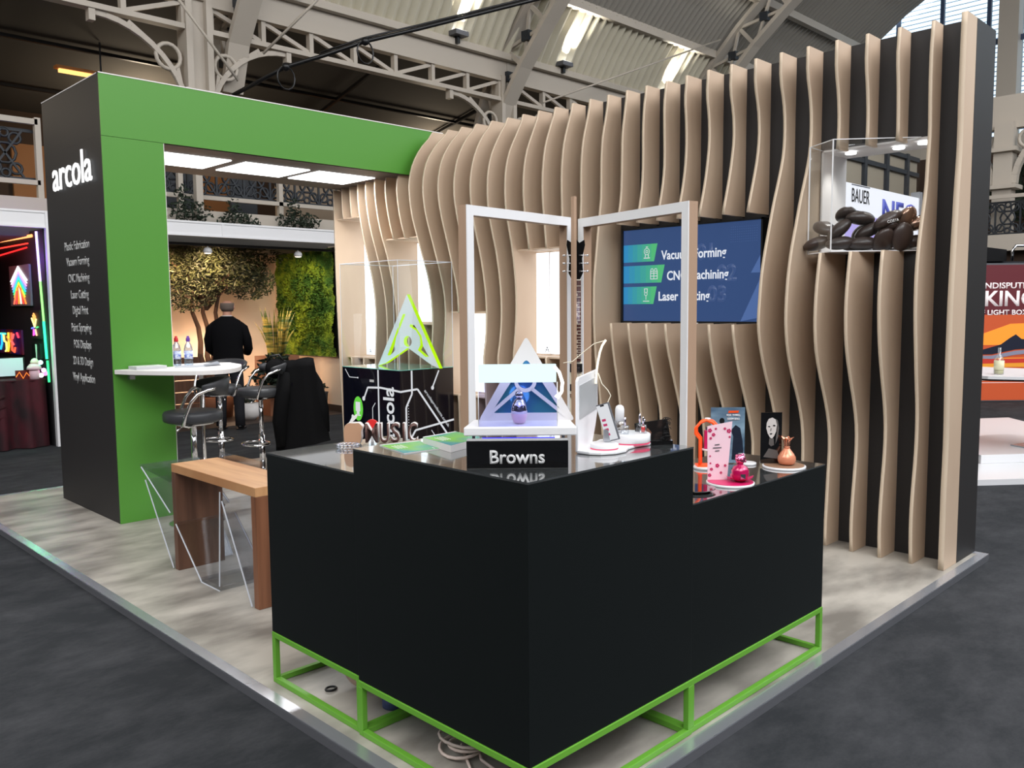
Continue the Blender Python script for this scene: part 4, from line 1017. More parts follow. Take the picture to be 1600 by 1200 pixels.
# guitar mounted on its stand behind the post
gx, gy_ = 1.998, 1.522
t = cthing('electric_guitar', 'electric guitar neck with black headstock standing upright between the white frames', 'guitar', (gx, gy_, 0))
z_nut, z_pick = 1.80, 1.335
hs = shape2d('headstock', [[(x, z_nut + (z - z_nut) * 1.2) for x, z in [(-.022, z_nut), (-.042, z_nut + .035), (-.036, z_nut + .10), (-.053, z_nut + .165), (-.049, z_nut + .19), (-.02, z_nut + .175), (0, z_nut + .195), (.02, z_nut + .175), (.049, z_nut + .19), (.053, z_nut + .165), (.036, z_nut + .10), (.042, z_nut + .035), (.022, z_nut)]]], (0, 0, 0), X3, Z3, -.014, ['black_gloss', 'ivory'], t)
for s in (-1, 1):
    for z in (.05, .095, .14):
        p = build('tuning_peg', B().tube([(s * .028, -.004, z_nut + z), (s * .066, .008, z_nut + z)], .003, 6).ball((s * .066, .008, z_nut + z), (.009, .006, .007), 8).tube([(s * .022, -.016, z_nut + z), (s * .022, .01, z_nut + z)], .005, 8), 'chrome', hs)
build('neck', B().box((-.026, -.002, z_pick), (.026, .018, z_nut)), 'copper_glass' if False else mat('red_mahogany', (128, 62, 40), .35), t)
b = B().box((-.028, -.008, z_pick), (.028, -.002, z_nut)); b.box((-.026, -.012, z_nut - .002), (.026, -.004, z_nut + .003), 2)
for k in range(1, 23):
    z = z_nut - .62 * (1 - 2 ** (-k / 12.))
    if z > z_pick + .003: b.box((-.027, -.0095, z), (.027, -.0075, z + .0028), 2)
for k in (3, 5, 7, 9, 12, 15, 17, 19, 21):
    z = z_nut - .62 * (1 - 2 ** (-(k - .5) / 12.)); b.box((-.008, -.0092, z - .007), (.008, -.0078, z + .007), 2)
build('fingerboard', b, ['rosewood', 'silver', 'ivory'], t)
build('body', B().box((-.034, 0, .88), (.034, .04, z_pick)), 'ivory', t, bevel=.006)
build('pickup', B().box((-.036, -.012, z_pick - .062), (.036, 0, z_pick - .012)), 'black', t, bevel=.003); build('pickup', B().box((-.036, -.012, z_pick - .17), (.036, 0, z_pick - .13)), 'black', t, bevel=.003)
b = B()
for q in range(6):
    x = -.018 + q * .0072; b.tube([(x, -.014, 1.14), (x, -.012, z_nut + .002)], .0009, 4); b.ball((x, -.0125, z_pick - .037), .0022, 6)
build('string', b, 'silver', t)
build('bridge', B().box((-.036, -.014, 1.13), (.036, 0, 1.15)), 'chrome', t)
build('stand_leg', B().box((-.02, 0, .012), (.02, .03, .88)).box((-.09, -.06, 0), (.09, .08, .012)), 'ivory', t)

# --- black printed plinth with acrylic case and lime emblem
px0, px1, py0, py1, pz = 3.0, 3.64, 4.5, 5.42, 1.086
t = thing('printed_plinth', 'black cube plinth printed with white circuit lines and a green badge', 'plinth', (3.32, 4.96, 0))
cu_ = build('cube', B().box((px0, py0, 0), (px1, py1, pz - .006)), 'navy', t)
build('teal_top', B().box((px0, py0, pz - .006), (px1, py1, pz)), 'teal', t)
xf = px0 - .0015
def lineL(pts, w=.018, x=xf, name='white_line'):   # on the face towards -X : pts (y,z)
    b = B()
    for i in range(len(pts) - 1): b.bar((x, *pts[i]), (x, *pts[i + 1]), w, .002, up=X3)
    return b
def lineR(pts, w=.014, y=py0 - .0015):
    b = B()
    for i in range(len(pts) - 1): b.bar((pts[i][0], y, pts[i][1]), (pts[i + 1][0], y, pts[i + 1][1]), w, .002, up=NY)
    return b
def dotL(b, y, z, r): b.prism([(xf, y + r * math.cos(q * PI / 8), z + r * math.sin(q * PI / 8)) for q in range(16)], None, (-.001, 0, 0))
b = lineL([(5.06, .80), (5.00, .90), (4.80, .91), (4.5, .89)]); dotL(b, 5.07, .79, .022)
b2 = lineL([(4.83, 1.075), (4.83, .40)]); dotL(b2, 4.83, .39, .02)
b3 = lineL([(5.40, .44), (5.26, .60)], .014); dotL(b3, 5.26, .60, .02)
b4 = lineL([(5.37, 1.06), (5.30, .985), (5.16, .985)], .006); dotL(b4, 5.16, .985, .008)
b5 = lineL([(4.93, .35), (4.93, .71), (4.885, .76)], .006)
for q in (b, b2, b3, b4, b5): build('white_line', q, 'white_line', cu_)
text('lettering', 'arcola', (xf, 4.665, .665), Vector((0, 0, 1)), Vector((0, 1, 0)), .23, 'white_line', cu_, width=.52, ext=.001, bold=.018)
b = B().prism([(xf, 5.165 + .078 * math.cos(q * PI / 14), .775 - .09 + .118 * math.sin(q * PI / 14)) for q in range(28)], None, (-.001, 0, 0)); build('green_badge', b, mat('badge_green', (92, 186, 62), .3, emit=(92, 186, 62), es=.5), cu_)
b = B().box((xf - .002, 5.13, .66), (xf - .0012, 5.205, .75)).box((xf - .002, 5.145, .63), (xf - .0012, 5.19, .66)).box((xf - .002, 5.125, .615), (xf - .0012, 5.21, .628)); build('badge_icon', b, 'white_line', cu_)
text('caption', 'VACUUM', (xf, 5.165, .535), NY, Z3, .05, 'letter_grey', cu_, width=.13, ext=.0008); text('caption', 'FORMING', (xf, 5.165, .49), NY, Z3, .05, 'letter_grey', cu_, width=.14, ext=.0008)
b = B()
for q in range(3): b.box((xf - .001, 4.90 + q * .024, .955), (xf, 4.917 + q * .024, .978))
build('caption_mark', b, 'letter_grey', cu_)
r1 = lineR([(px0, .888), (3.20, .90), (3.62, .36)], .018); r2_ = lineR([(3.135, 1.075), (3.135, .86), (3.065, .74), (3.065, .38), (3.17, .52), (3.64, .575)], .018)
r3_ = lineR([(3.46, 1.06), (3.38, .905)], .014); r3_.prism([(3.38 + .017 * math.cos(q * PI / 8), py0 - .0015, .90 + .02 * math.sin(q * PI / 8)) for q in range(16)], None, (0, -.001, 0)); r4_ = lineR([(3.36, .50), (3.42, .42), (3.5, .425), (3.55, .37)], .006)
for q in (r1, r2_, r3_, r4_): build('white_line', q, 'white_line', cu_)
u = Vector((.42, 0, -.54)).normalized(); v = Vector((.54, 0, .42)).normalized()
text('web_address', 'arcolaproducts.co.uk', (3.43, py0 - .0015, .70), u, v, .04, 'white_line', cu_, width=.47, ext=.0008)
b = B()
for i in range(13): b.box((3.088, py0 - .003, .44 + i * .026), (3.094, py0 - .0015, .447 + i * .026))
build('dotted_line', b, 'white_line', cu_)
# acrylic cover
t2 = thing('acrylic_cover', 'large clear acrylic cover over the lime emblem on the black plinth', 'display cover', (3.32, 4.96, pz)); cz1 = 2.080
b = B(); P4 = [(px0, py0), (px1, py0), (px1, py1), (px0, py1)]
for i in range(4):
    (xa, ya_), (xb, yb_) = P4[i], P4[(i + 1) % 4]; b.add([(xa, ya_, pz + .001), (xb, yb_, pz + .001), (xb, yb_, cz1), (xa, ya_, cz1)], [(0, 1, 2, 3)])
b.add([(x, y, cz1) for x, y in P4], [(0, 1, 2, 3)]); build('cover_walls', b, 'acrylic', t2)
b = B()
for i in range(4):
    (xa, ya_), (xb, yb_) = P4[i], P4[(i + 1) % 4]; b.bar((xa, ya_, pz + .003), (xa, ya_, cz1), .004, .004); b.bar((xa, ya_, cz1), (xb, yb_, cz1), .006, .006)
build('cover_edges', b, 'acr_edge', t2)
# lime emblem facing the camera side
t3 = thing('emblem_sculpture', 'pale triangular emblem with glowing lime edges inside the acrylic cover', 'ornament', (3.3, 4.76, pz), math.atan2(-.99, .14), local=True)
tri = [(0, .69), (-.41, 0), (-.30, .03), (0, .185), (.30, .03), (.40, 0)]
holeL = [(-.02, .505), (-.055, .505), (-.275, .105), (-.24, .105), (-.17, .155), (-.175, .205), (-.15, .29), (-.105, .36)]
holeR = [(.27, .105), (.225, .105), (.13, .165), (.165, .215), (.16, .29), (.11, .35), (.03, .385), (.035, .41), (.09, .40), (.18, .30), (.20, .20)]
shape2d('plate', [tri, holeL, holeR, circ(0, .245, .052, 20)], (0, 0, .0015), X3, Z3, -.045, ['frost_green', 'neon_green'], t3)
# ================================================================== oval bar table, stools, bench
t = thing('bar_table', 'white half-oval bar table fixed to the green pillar', 'table', (1.25, 4.9, 0)); N = 22
# outline: straight against the pillar then bowed towards the aisle
pts = [(.70, 5.035), (1.158, 5.035), (1.158, 5.30), (1.55, 5.30), (1.70, 5.16)] + [(1.70 - .0 - (1.0) * (i / N), 5.12 - .74 * math.sin(PI * (i / N) * .93 + .12) ** .8) for i in range(1, N)]
pts = [p for p in pts if p[1] <= 5.31]
build('table_top', B().prism([(x, y, 1.165) for x, y in pts], None, (0, 0, .034)), 'white_matt', t, bevel=.003)
build('support_leg', B().tube([(1.42, 5.12, .012), (1.42, 5.12, 1.165)], .018, 10).lathe([(.15, 0), (.15, .006), (.03, .012)], (1.42, 5.12, 0), 24), 'chrome', t)
build('bracket', B().box((.80, 5.0, 1.12), (.84, 5.046, 1.165)).box((.80, 4.90, 1.155), (.84, 5.046, 1.165)), 'alu', t)
def bottle(x, y, cap, lab):
    t = thing('water_bottle', lab, 'bottle', (x, y, 1.1995)); z = 1.1995
    build('bottle_body', B().lathe([(.030, 0), (.034, .01), (.034, .06), (.031, .075), (.034, .09), (.034, .135), (.026, .165), (.014, .185), (.013, .20)], (x, y, z), 20), clear('pet_bottle', (222, 236, 248), .16, .05, .5), t)
    build('label', B().lathe([(.0347, .055), (.0347, .12)], (x, y, z), 20), mat('bottle_label', (222, 228, 242), .4, noise=((30, 30, 40), (110, 130, 200), 2, .45, .6)), t)
    build('cap', B().lathe([(.015, .195), (.016, .20), (.015, .222), (.010, .228), (.009, .24)], (x, y, z), 16), cap, t)
bottle(1.215, 5.10, mat('red_cap', (200, 30, 40), .4), 'water bottle with a red cap on the white bar table')
bottle(1.295, 5.06, mat('purple_cap', (96, 50, 150), .4), 'water bottle with a purple cap on the white bar table')
t = thing('leaflet_stack', 'stack of silver leaflets on the bar table against the green pillar', 'leaflets', (.93, 4.93, 1.1995)); build('leaflets', B().box((.80, 4.86, 1.1995), (1.03, 5.02, 1.222)), mat('grey_print_stack', (188, 190, 194), .4), t); build('cover', B().box((.80, 4.86, 1.222), (1.03, 5.02, 1.2235)), 'white', t)
t = thing('magazine', 'open silver grey magazine on the bar table beside the bottles', 'magazine', (1.30, 4.90, 1.1995))
build('page', B().prism([(1.10, 4.88, 1.1998), (1.30, 4.78, 1.1998), (1.40, 4.96, 1.1998), (1.20, 5.03, 1.1998)], None, (0, 0, .006)), mat('silver_page', (182, 186, 196), .3), t)
build('page', B().add([(1.30, 4.80, 1.206), (1.46, 4.84, 1.212), (1.52, 5.02, 1.225), (1.38, 4.98, 1.207)], [(0, 1, 2, 3)]).prism([(1.30, 4.80, 1.1998), (1.46, 4.84, 1.1998), (1.52, 5.02, 1.1998), (1.38, 4.98, 1.1998)], None, (0, 0, .004)), mat('grey_photo_page', (140, 146, 158), .3), t)

def stool(loc, rz, lab):
    t = thing('bar_stool', lab, 'bar stool', loc, rz, 'charcoal bar stools around the white bar table', local=True)
    build('seat', B().lathe([(.19, .79), (.215, .80), (.22, .815), (.22, .855), (.21, .872), (.18, .879), (.02, .881)], n=40), 'vinyl_seat', t)
    build('seat_plate', B().lathe([(.10, .765), (.155, .775), (.155, .79)], n=30), 'chrome', t)
    build('column', B().tube([(0, 0, .03), (0, 0, .40)], .030, 16).tube([(0, 0, .40), (0, 0, .77)], .022, 16), 'chrome', t)
    build('base', B().lathe([(.205, 0), (.205, .008), (.15, .018), (.05, .032), (.034, .05)], n=36), 'chrome', t)
    build('footrest', B().tube([(.16 * math.cos(q * PI / 12), -.06 + .13 * math.sin(q * PI / 12), .32) for q in range(24)], .0115, 8, closed=True).tube([(0, 0, .30), (0, 0, .345)], .036, 12), 'chrome', t)
    b = B(); n = 18; rows = []
    for z, ra, rb in ((1.0, .225, .262), (1.125, .250, .285)):
        pass
    vs = []
    for i in range(n + 1):
        a = math.radians(-78 + 156 * i / n); s, c = math.sin(a), math.cos(a); e = abs(i / n - .5) * 2; h0 = .985 + .05 * e ** 2; h1 = 1.135 - .045 * e ** 2
        for (r, z) in ((.232, h0), (.262, h0 + .01), (.285, h1 - .01), (.272, h1), (.245, h1 - .008)): vs.append((r * s, r * c, z))
    fs = [(i * 5 + j, i * 5 + (j + 1) % 5, (i + 1) * 5 + (j + 1) % 5, (i + 1) * 5 + j) for i in range(n) for j in range(5)] + [(0, 1, 2, 3, 4), tuple(n * 5 + q for q in (4, 3, 2, 1, 0))]
    b.add(vs, fs, 0, True); build('backrest', b, 'vinyl_seat', t)
    for s in (-1, 1):
        build('arm', B().tube([(s * .10, .02, .775), (s * .19, -.05, .775), (s * .232, -.085, .79), (s * .245, -.07, .86), (s * .252, -.03, .96), (s * .256, .02, 1.02), (s * .262, .09, 1.05), (s * .25, .15, 1.06)], .0125, 8), 'chrome', t)
    build('height_lever', B().tube([(.02, -.02, .775), (.12, -.10, .765), (.15, -.13, .74)], .006, 6), 'chrome', t)
    return t
s0 = stool((1.14, 4.68, .0), math.radians(-110), 'charcoal bar stool nearest the wooden bench, in front of the green pillar')
copy_tree(s0, (2.30, 6.62, .0), math.radians(-61), 'charcoal bar stool behind the white bar table, its curved back facing the man')
copy_tree(s0, (2.45, 6.05, .0), math.radians(-105), 'charcoal bar stool with the black jacket hung over its back')
# jacket and bag on the third stool
jo = Vector((2.45, 6.05, 0)); r3 = Vector((.7089, -.7052, 0)); f3 = Vector((.7052, .7089, 0))
def jl(x, y, z): return tuple(jo + r3 * x + f3 * y + Vector((0, 0, z)))
b = B(); cols = 26; rws = 12; vs = []
for i in range(rws + 1):
    q = i / rws; z = 1.15 - .86 * q
    for j in range(cols):
        a = 2 * PI * j / cols; w = .17 + .10 * q + .012 * math.sin(7 * a + 3 * q); d = .06 + .09 * q + .02 * math.sin(5 * a)
        zz = z + (.05 * math.cos(a) if i == rws else 0) + (.02 * math.sin(a * 2) if i == 0 else 0) - (.05 * max(0, -math.cos(a)) * (1 - q))
        vs.append(jl(.35 + .06 * q + w * math.cos(a), .03 + d * math.sin(a), zz))
b.add(vs, [(i * cols + j, i * cols + (j + 1) % cols, (i + 1) * cols + (j + 1) % cols, (i + 1) * cols + j) for i in range(rws) for j in range(cols)] + [tuple(range(cols))], 0, True)
t = thing('jacket', 'black jacket draped over the back of a bar stool', 'jacket', tuple(jo + r3 * .38)); build('jacket_body', b, 'cloth_black', t)
b = B().tube([jl(.25, -.02, 1.02), jl(.24, -.08, .8), jl(.21, -.10, .55), jl(.22, -.08, .30)], [.06, .075, .07, .055], 12); build('sleeve', b, 'cloth_black', t)
b = B().tube([jl(.44, .08, 1.1), jl(.54, .08, .9), jl(.60, .06, .65), jl(.62, .04, .42)], [.05, .065, .065, .05], 12); build('sleeve', b, 'cloth_black', t)
build('zip_pull', B().box(jl(.33, -.085, .93), tuple(Vector(jl(.335, -.085, .90)) + Vector((.006, -.006, 0)))), 'silver', t)
t = thing('shoulder_bag', 'black bag with a small round white badge hanging against the jacket on the stool', 'bag', jl(.14, -.02, .95))
b = B().ball(jl(.16, .0, 1.06), (.11, .08, .10), 18); build('bag_body', b, 'cloth_black', t)
build('badge', B().tube([tuple(Vector(jl(.17, -.10, 1.06)) + r3 * .018 * math.cos(q * PI / 6) + Vector((0, 0, .02 * math.sin(q * PI / 6)))) for q in range(12)], .004, 5, closed=True), 'white', t)
build('strap', B().tube([jl(.08, -.04, 1.12), jl(.12, -.03, 1.19), jl(.20, -.01, 1.20), jl(.25, 0, 1.12)], .009, 6).tube([jl(.09, -.09, 1.13), jl(.08, -.11, 1.05), jl(.07, -.1, .98)], .004, 5), 'black', t)

# wooden waterfall table
t = thing('wooden_table', 'walnut and oak waterfall table, folded from three thick boards', 'table', (.66, 3.07, 0))
x0, x1, y0, y1, zt = .505, .815, 2.530, 3.610, .682
build('top_board', B().box((x0, y0, zt - .052), (x1, y1, zt)), 'oak', t, bevel=.002)
build('end_board', B().box((x0, y1 - .052, .0), (x1, y1, zt - .0525)), 'walnut', t, bevel=.002)
build('end_board', B().box((x0, y0, .0), (x1, y0 + .052, zt - .0525)), 'walnut_leg', t, bevel=.002)
# clear acrylic trough table crossing it
t = thing('acrylic_table', 'clear acrylic table with slanting sides pushed through the wooden table', 'table', (.68, 3.1, 0))
th = .02; xa, xb = .50, .90
def slab(name, p, q, th, x0_, x1_, mt='acrylic_thick'):
    p = Vector((0,) + p); q = Vector((0,) + q); d = (q - p).normalized(); n_ = Vector((0, -d.z, d.y)) * th
    poly = [(x0_, p.y, p.z), (x0_, q.y, q.z), (x0_, q.y + n_.y, q.z + n_.z), (x0_, p.y + n_.y, p.z + n_.z)]
    o = build(name, B().prism(poly, None, (x1_ - x0_, 0, 0)), mt, t)
    for x in (x0_, x1_): build('polished_edge', B().bar((x, p.y, p.z), (x, q.y, q.z), .006, .006), 'acr_edge', o)
    return o
slab('base_slab', (2.99, .001), (3.23, .001), .03, xa, xb)
slab('side_panel', (3.23, .004), (3.565, .30), .018, xa, xb); slab('side_panel', (3.645, .36), (4.08, .60), .018, xa, xb)
slab('side_panel', (2.99, .03), (2.94, .60), .018, xa, xb)
slab('cross_panel', (2.60, .004), (2.92, .55), .018, xa, xb)
slab('cross_panel', (3.625, .004), (4.02, .52), .018, xa - .0, xb)
b = B().prism([(xa, 3.62, .56), (xa, 4.10, .60), (xb, 4.10, .60), (xb, 3.62, .56)], None, (0, 0, .018)); build('top_panel', b, 'acrylic_thick', t)
b = B().box((.825, 3.05, .56), (.835, 3.60, .72)); build('rear_panel', b, 'acrylic_thick', t)
# things under the counters
t = thing('canvas_bag', 'pale canvas bag with a black ring lying under the lower counter', 'bag', (.40, 1.30, 0))
b = B().ball((.40, 1.30, .078), (.135, .13, .075), 18); build('bag_body', b, mat('pale_canvas', (206, 176, 160), .85), t)
build('ring', B().tube([(.235 + .024 * math.cos(q * PI / 8), 1.403 + .02 * math.sin(q * PI / 8), .006) for q in range(16)], .005, 6, closed=True), 'black', t)
t = thing('white_cable', 'white mains cable coiled on the platform beneath the tallest counter', 'cable', (.35, .45, 0))
b = B(); pts = []
for q in range(48):
    a = q * .36; pts.append((.30 + (.075 + .018 * math.sin(a * .61)) * math.cos(a), .60 + (.085 + .03 * math.cos(a * .43)) * math.sin(a), .008 + .0011 * q))
b.tube(pts, .0062, 6); b.tube([(.30, .62, .02), (.26, .55, .009), (.22, .48, .008), (.25, .38, .008), (.33, .28, .008), (.40, .20, .008)], .0062, 6); b.tube([(.34, .58, .03), (.29, .50, .009), (.28, .42, .008), (.32, .33, .008)], .0062, 6)
build('cable_coil', b, mat('cream_cable', (226, 206, 196), .5), t)
t = thing('blue_tape', 'blue roll of tape under the tallest counter behind its green frame', 'tape', (.34, 1.08, 0)); build('roll', B().lathe([(.05, 0), (.05, .05)], (.34, 1.09, 0), 24), mat('blue_tape', (70, 84, 130), .5), t); build('core', B().lathe([(.03, .0502), (.03, .0512)], (.34, 1.09, 0), 20), 'white', t)

# ================================================================== neon booth
YB = 9.853
b = B().box((-4, YB, 2.665), (6.18, YB + .06, 2.872)).box((-4, YB - .01, 2.845), (6.18, YB, 2.872)).box((-4, YB - .01, 2.665), (6.18, YB, 2.69)); b.box((3.99, YB - .012, 2.665), (4.02, YB, 2.872))
build('booth_fascia', b, 'white', label='long white booth fascia rail above the neon and plant booths', cat='fascia', loc=(1, YB, 2.665))
build('booth_post', B().box((1.70, YB - .02, CZ_), (1.78, YB + .06, 2.865)), 'white', label='white aluminium booth post beside the black end pillar', cat='post', loc=(1.74, YB, CZ_))
build('booth_wall', B().box((1.685, YB + .062, CZ_), (1.74, 13.0, 2.66)), 'booth_black', label='black side wall of the neon booth', cat='booth wall', loc=(1.71, 11.4, CZ_))
build('booth_wall', B().box((-4, 13.0, CZ_), (1.74, 13.1, 2.66)), 'booth_black', label='black back wall of the neon booth', cat='booth wall', loc=(-1, 13, CZ_))
def neon(name, pts, col, lab, r=.012, s=2.2, x=1.672):
    b = B().tube([(x, y, z) for y, z in pts], r, 7); return build(name, b, glow(name + '_glow', col, s), label=lab, cat='neon light', loc=(x, pts[0][0], pts[0][1]), group='neon tubes on the black booth wall')
neon('neon_tube', [(11.9, 2.70 - .08), (10.32, 2.60)], (255, 150, 90), 'orange-white neon tube just under the booth fascia', .02, 3)
neon('neon_tube', [(11.9, 2.46 + .06), (10.50, 2.515)], (255, 60, 50), 'upper red neon tube', .010, 2.2)
neon('neon_tube', [(11.9, 2.42), (10.55, 2.465)], (255, 40, 40), 'lower red neon tube', .010, 2.2)
neon('neon_tube', [(10.13, 2.64), (10.08, 2.02)], (200, 180, 255), 'top blue-white section of the long vertical neon tube', .014, 3)
neon('neon_tube', [(10.08, 2.02), (10.03, 1.52)], (150, 255, 130), 'middle green section of the long vertical neon tube', .013, 2.2)
neon('neon_tube', [(10.03, 1.52), (9.99, 1.05)], (60, 240, 170), 'turquoise lower section of the long vertical neon tube', .016, 2.4)
point('neon_spill', (1.45, 10.1, 2.3), 8, (.25, .1, 1.0), .05); point('neon_spill', (1.45, 10.0, 1.3), 6, (.1, 1.0, .35), .05); point('neon_spill', (1.0, 10.9, 2.35), 10, (1.0, .2, .15), .05)
t = thing('neon_arrow_sign', 'rainbow neon arrow sign on a grey backing board', 'neon sign', (1.66, 10.9, 1.98)); build('backing_board', B().box((1.655, 10.45, 1.72), (1.68, 11.33, 2.25)), mat('grey_backing', (120, 116, 120), .5), t)
cx = 10.88
for i, c in enumerate([(255, 245, 250), (255, 240, 255), (250, 160, 220), (130, 150, 255), (60, 190, 230), (60, 220, 120), (255, 210, 60), (255, 120, 60)]):
    z = 2.235 - i * .035; w = .36 - i * .022
    build('neon_chevron', B().tube([(1.645, cx + w, z - .19), (1.645, cx, z), (1.645, cx - w, z - .19)], .009, 6), glow('chevron', c, 1.9), t)
for i, (dy, c) in enumerate([(.27, (255, 120, 90)), (.16, (255, 70, 70)), (.05, (255, 160, 60)), (-.05, (255, 240, 220)), (-.16, (255, 70, 60)), (-.26, (255, 150, 70))]):
    build('neon_ray', B().tube([(1.645, cx + dy * .35, 1.96), (1.645, cx + dy, 1.745)], .010, 6), glow('ray', c, 1.5), t)
t = thing('neon_fairy_sign', 'small multicoloured neon flower figure below the arrow sign', 'neon sign', (1.66, 10.3, 1.5)); build('backing_board', B().box((1.655, 10.12, 1.30), (1.68, 10.50, 1.66)), mat('dark_backing', (46, 36, 36), .5), t)
for p, c in (([(10.36, 1.60), (10.30, 1.50), (10.27, 1.58), (10.33, 1.62)], (255, 170, 90)), ([(10.42, 1.56), (10.31, 1.45), (10.24, 1.55)], (255, 240, 150)), ([(10.44, 1.43), (10.36, 1.44)], (100, 120, 255)), ([(10.36, 1.42), (10.38, 1.34), (10.31, 1.36), (10.33, 1.42)], (255, 90, 200)), ([(10.29, 1.42), (10.25, 1.34)], (255, 190, 150)), ([(10.24, 1.44), (10.18, 1.45)], (80, 230, 120))):
    build('neon_line', B().tube([(1.645, y, z) for y, z in p], .010, 6), glow('fairy', c, 2.0), t)
t = thing('neon_character_sign', 'blue, yellow and red neon character strokes on a board', 'neon sign', (1.66, 11.4, 1.2)); build('backing_board', B().box((1.655, 10.95, 1.07), (1.68, 12.3, 1.40)), mat('deep_red_board', (120, 20, 36), .5, noise=((1, 2.2, 1), (20, 30, 120), 1, .45, .6)), t)
for p, c in (([(11.9, 1.34), (11.65, 1.34)], (90, 230, 190)), ([(11.82, 1.34), (11.84, 1.2), (11.92, 1.12)], (40, 170, 230)), ([(11.74, 1.34), (11.72, 1.24), (11.62, 1.22), (11.62, 1.12), (11.68, 1.1)], (250, 230, 120)), ([(11.50, 1.36), (11.50, 1.18), (11.56, 1.10)], (255, 190, 60)), ([(11.56, 1.30), (11.44, 1.24)], (255, 140, 60)), ([(11.36, 1.36), (11.36, 1.12), (11.26, 1.10), (11.22, 1.16)], (255, 90, 60)), ([(11.26, 1.34), (11.32, 1.28)], (255, 90, 90)), ([(11.28, 1.20), (11.36, 1.24)], (255, 90, 90)), ([(11.10, 1.36), (11.04, 1.30)], (255, 60, 90)), ([(12.1, 1.30), (12.1, 1.12)], (60, 90, 255)), ([(12.0, 1.30), (12.0, 1.12)], (60, 90, 255))):
    build('neon_stroke', B().tube([(1.645, y, z) for y, z in p], .014, 6), glow('stroke', c, 2.0), t)
t = thing('draped_table', 'table under a draped maroon velvet cloth in the neon booth', 'table', (.4, 10.3, CZ_))
b = B(); n = 90; vs = []
path = [(-2.2, YB + .12)] + [(-2.2 + 3.82 * i / n, YB + .12 + .02 * math.sin(i * 1.1) + .012 * math.sin(i * 2.7)) for i in range(1, n)] + [(1.64, YB + .14 + i * .05) for i in range(16)]
for z, k in ((.80, 0), (.60, .5), (.35, .9), (CZ_ + .01, 1.25)):
    for i, (x, y) in enumerate(path): vs.append((x, y - k * (.03 + .035 * math.sin(i * .9) + .02 * math.sin(i * .37)), z))
m_ = len(path)
b.add(vs, [(r * m_ + i, r * m_ + i + 1, (r + 1) * m_ + i + 1, (r + 1) * m_ + i) for r in range(3) for i in range(m_ - 1)], 0, True)
b.box((-2.2, YB + .12, .79), (1.64, 11.4, .805)); build('velvet_cloth', b, 'maroon', t)
b = B()
for k in range(3): b.tube([(-.6 + q * .22, YB + .075, .62 - .12 * k - .22 * math.sin(q / 8 * PI)) for q in range(9)], .02, 6)
build('cloth_swag', b, 'maroon', t)
build('table_leg', B().box((1.5, 10.0, CZ_), (1.55, 10.05, .78)).box((-2.1, 11.2, CZ_), (-2.05, 11.3, .78)), 'alu_dark', t)
t = thing('monitor', 'pale glowing picture panel on the maroon table', 'monitor', (1.15, 10.4, .81)); build('panel', B().box((.2, 10.4, .82), (1.53, 10.43, 1.07)), 'black', t); build('screen', B().box((.22, 10.397, .835), (1.51, 10.40, 1.06)), mat('pale_print', (190, 200, 210), .4, emit=(190, 205, 220), es=.45), t)
t = thing('toy_house', 'small pink and white toy house with a domed roof on the maroon table', 'ornament', (1.52, 10.05, .805)); build('body', B().lathe([(.055, 0), (.06, .10), (.05, .12)], (1.53, 10.02, .806), 16), 'pink', t); build('roof', B().lathe([(.085, .12), (.08, .15), (.05, .19)], (1.53, 10.02, .806), 16), 'pink', t); build('dome', B().lathe([(.05, .19), (.05, .22), (.03, .25), (.01, .26)], (1.54, 10.02, .806), 16), 'ivory', t)
t = thing('neon_flower_lamp', 'bright white, pink and green neon flower lamp at the end of the maroon table', 'lamp', (1.60, 9.99, .805))
for (y, z, c) in ((0, .04, (255, 235, 240)), (.02, .10, (255, 180, 250)), (-.02, .15, (120, 255, 190)), (.0, .20, (180, 255, 240)), (.03, .06, (255, 120, 180))):
    build('bulb', B().ball((1.60 + y * 1.6, 10.0, .81 + z), .03, 10), glow('bulb', c, 3), t)
neon('neon_tube', [(9.98, 1.03), (9.96, .76)], (60, 255, 140), 'short green neon tube at the end of the maroon table', .014, 2.4, 1.675)
t = thing('glowing_tray', 'orange glowing zigzag sign standing on the maroon table', 'neon sign', (1.4, 10.0, .805)); build('backing_board', B().box((1.33, 10.06, .806), (1.6, 10.08, .92)), mat('dark_red_board', (90, 24, 24), .5), t); build('neon_line', B().tube([(1.33, 10.05, .84), (1.37, 10.05, .90), (1.41, 10.05, .82), (1.45, 10.05, .89), (1.49, 10.05, .83), (1.56, 10.05, .88)], .006, 6), glow('zigzag', (255, 140, 60), 1.6), t)
t = thing('small_bag', 'small black bag with a white tag hanging below the neon figure', 'bag', (1.66, 10.3, 1.1)); build('bag_body', B().box((1.63, 10.10, 1.05), (1.68, 10.42, 1.24)), 'black', t); build('tag', B().prism([(1.625, 10.22, 1.23), (1.625, 10.27, 1.23), (1.625, 10.255, 1.03), (1.625, 10.235, 1.03)], None, (.004, 0, 0)), 'white', t)

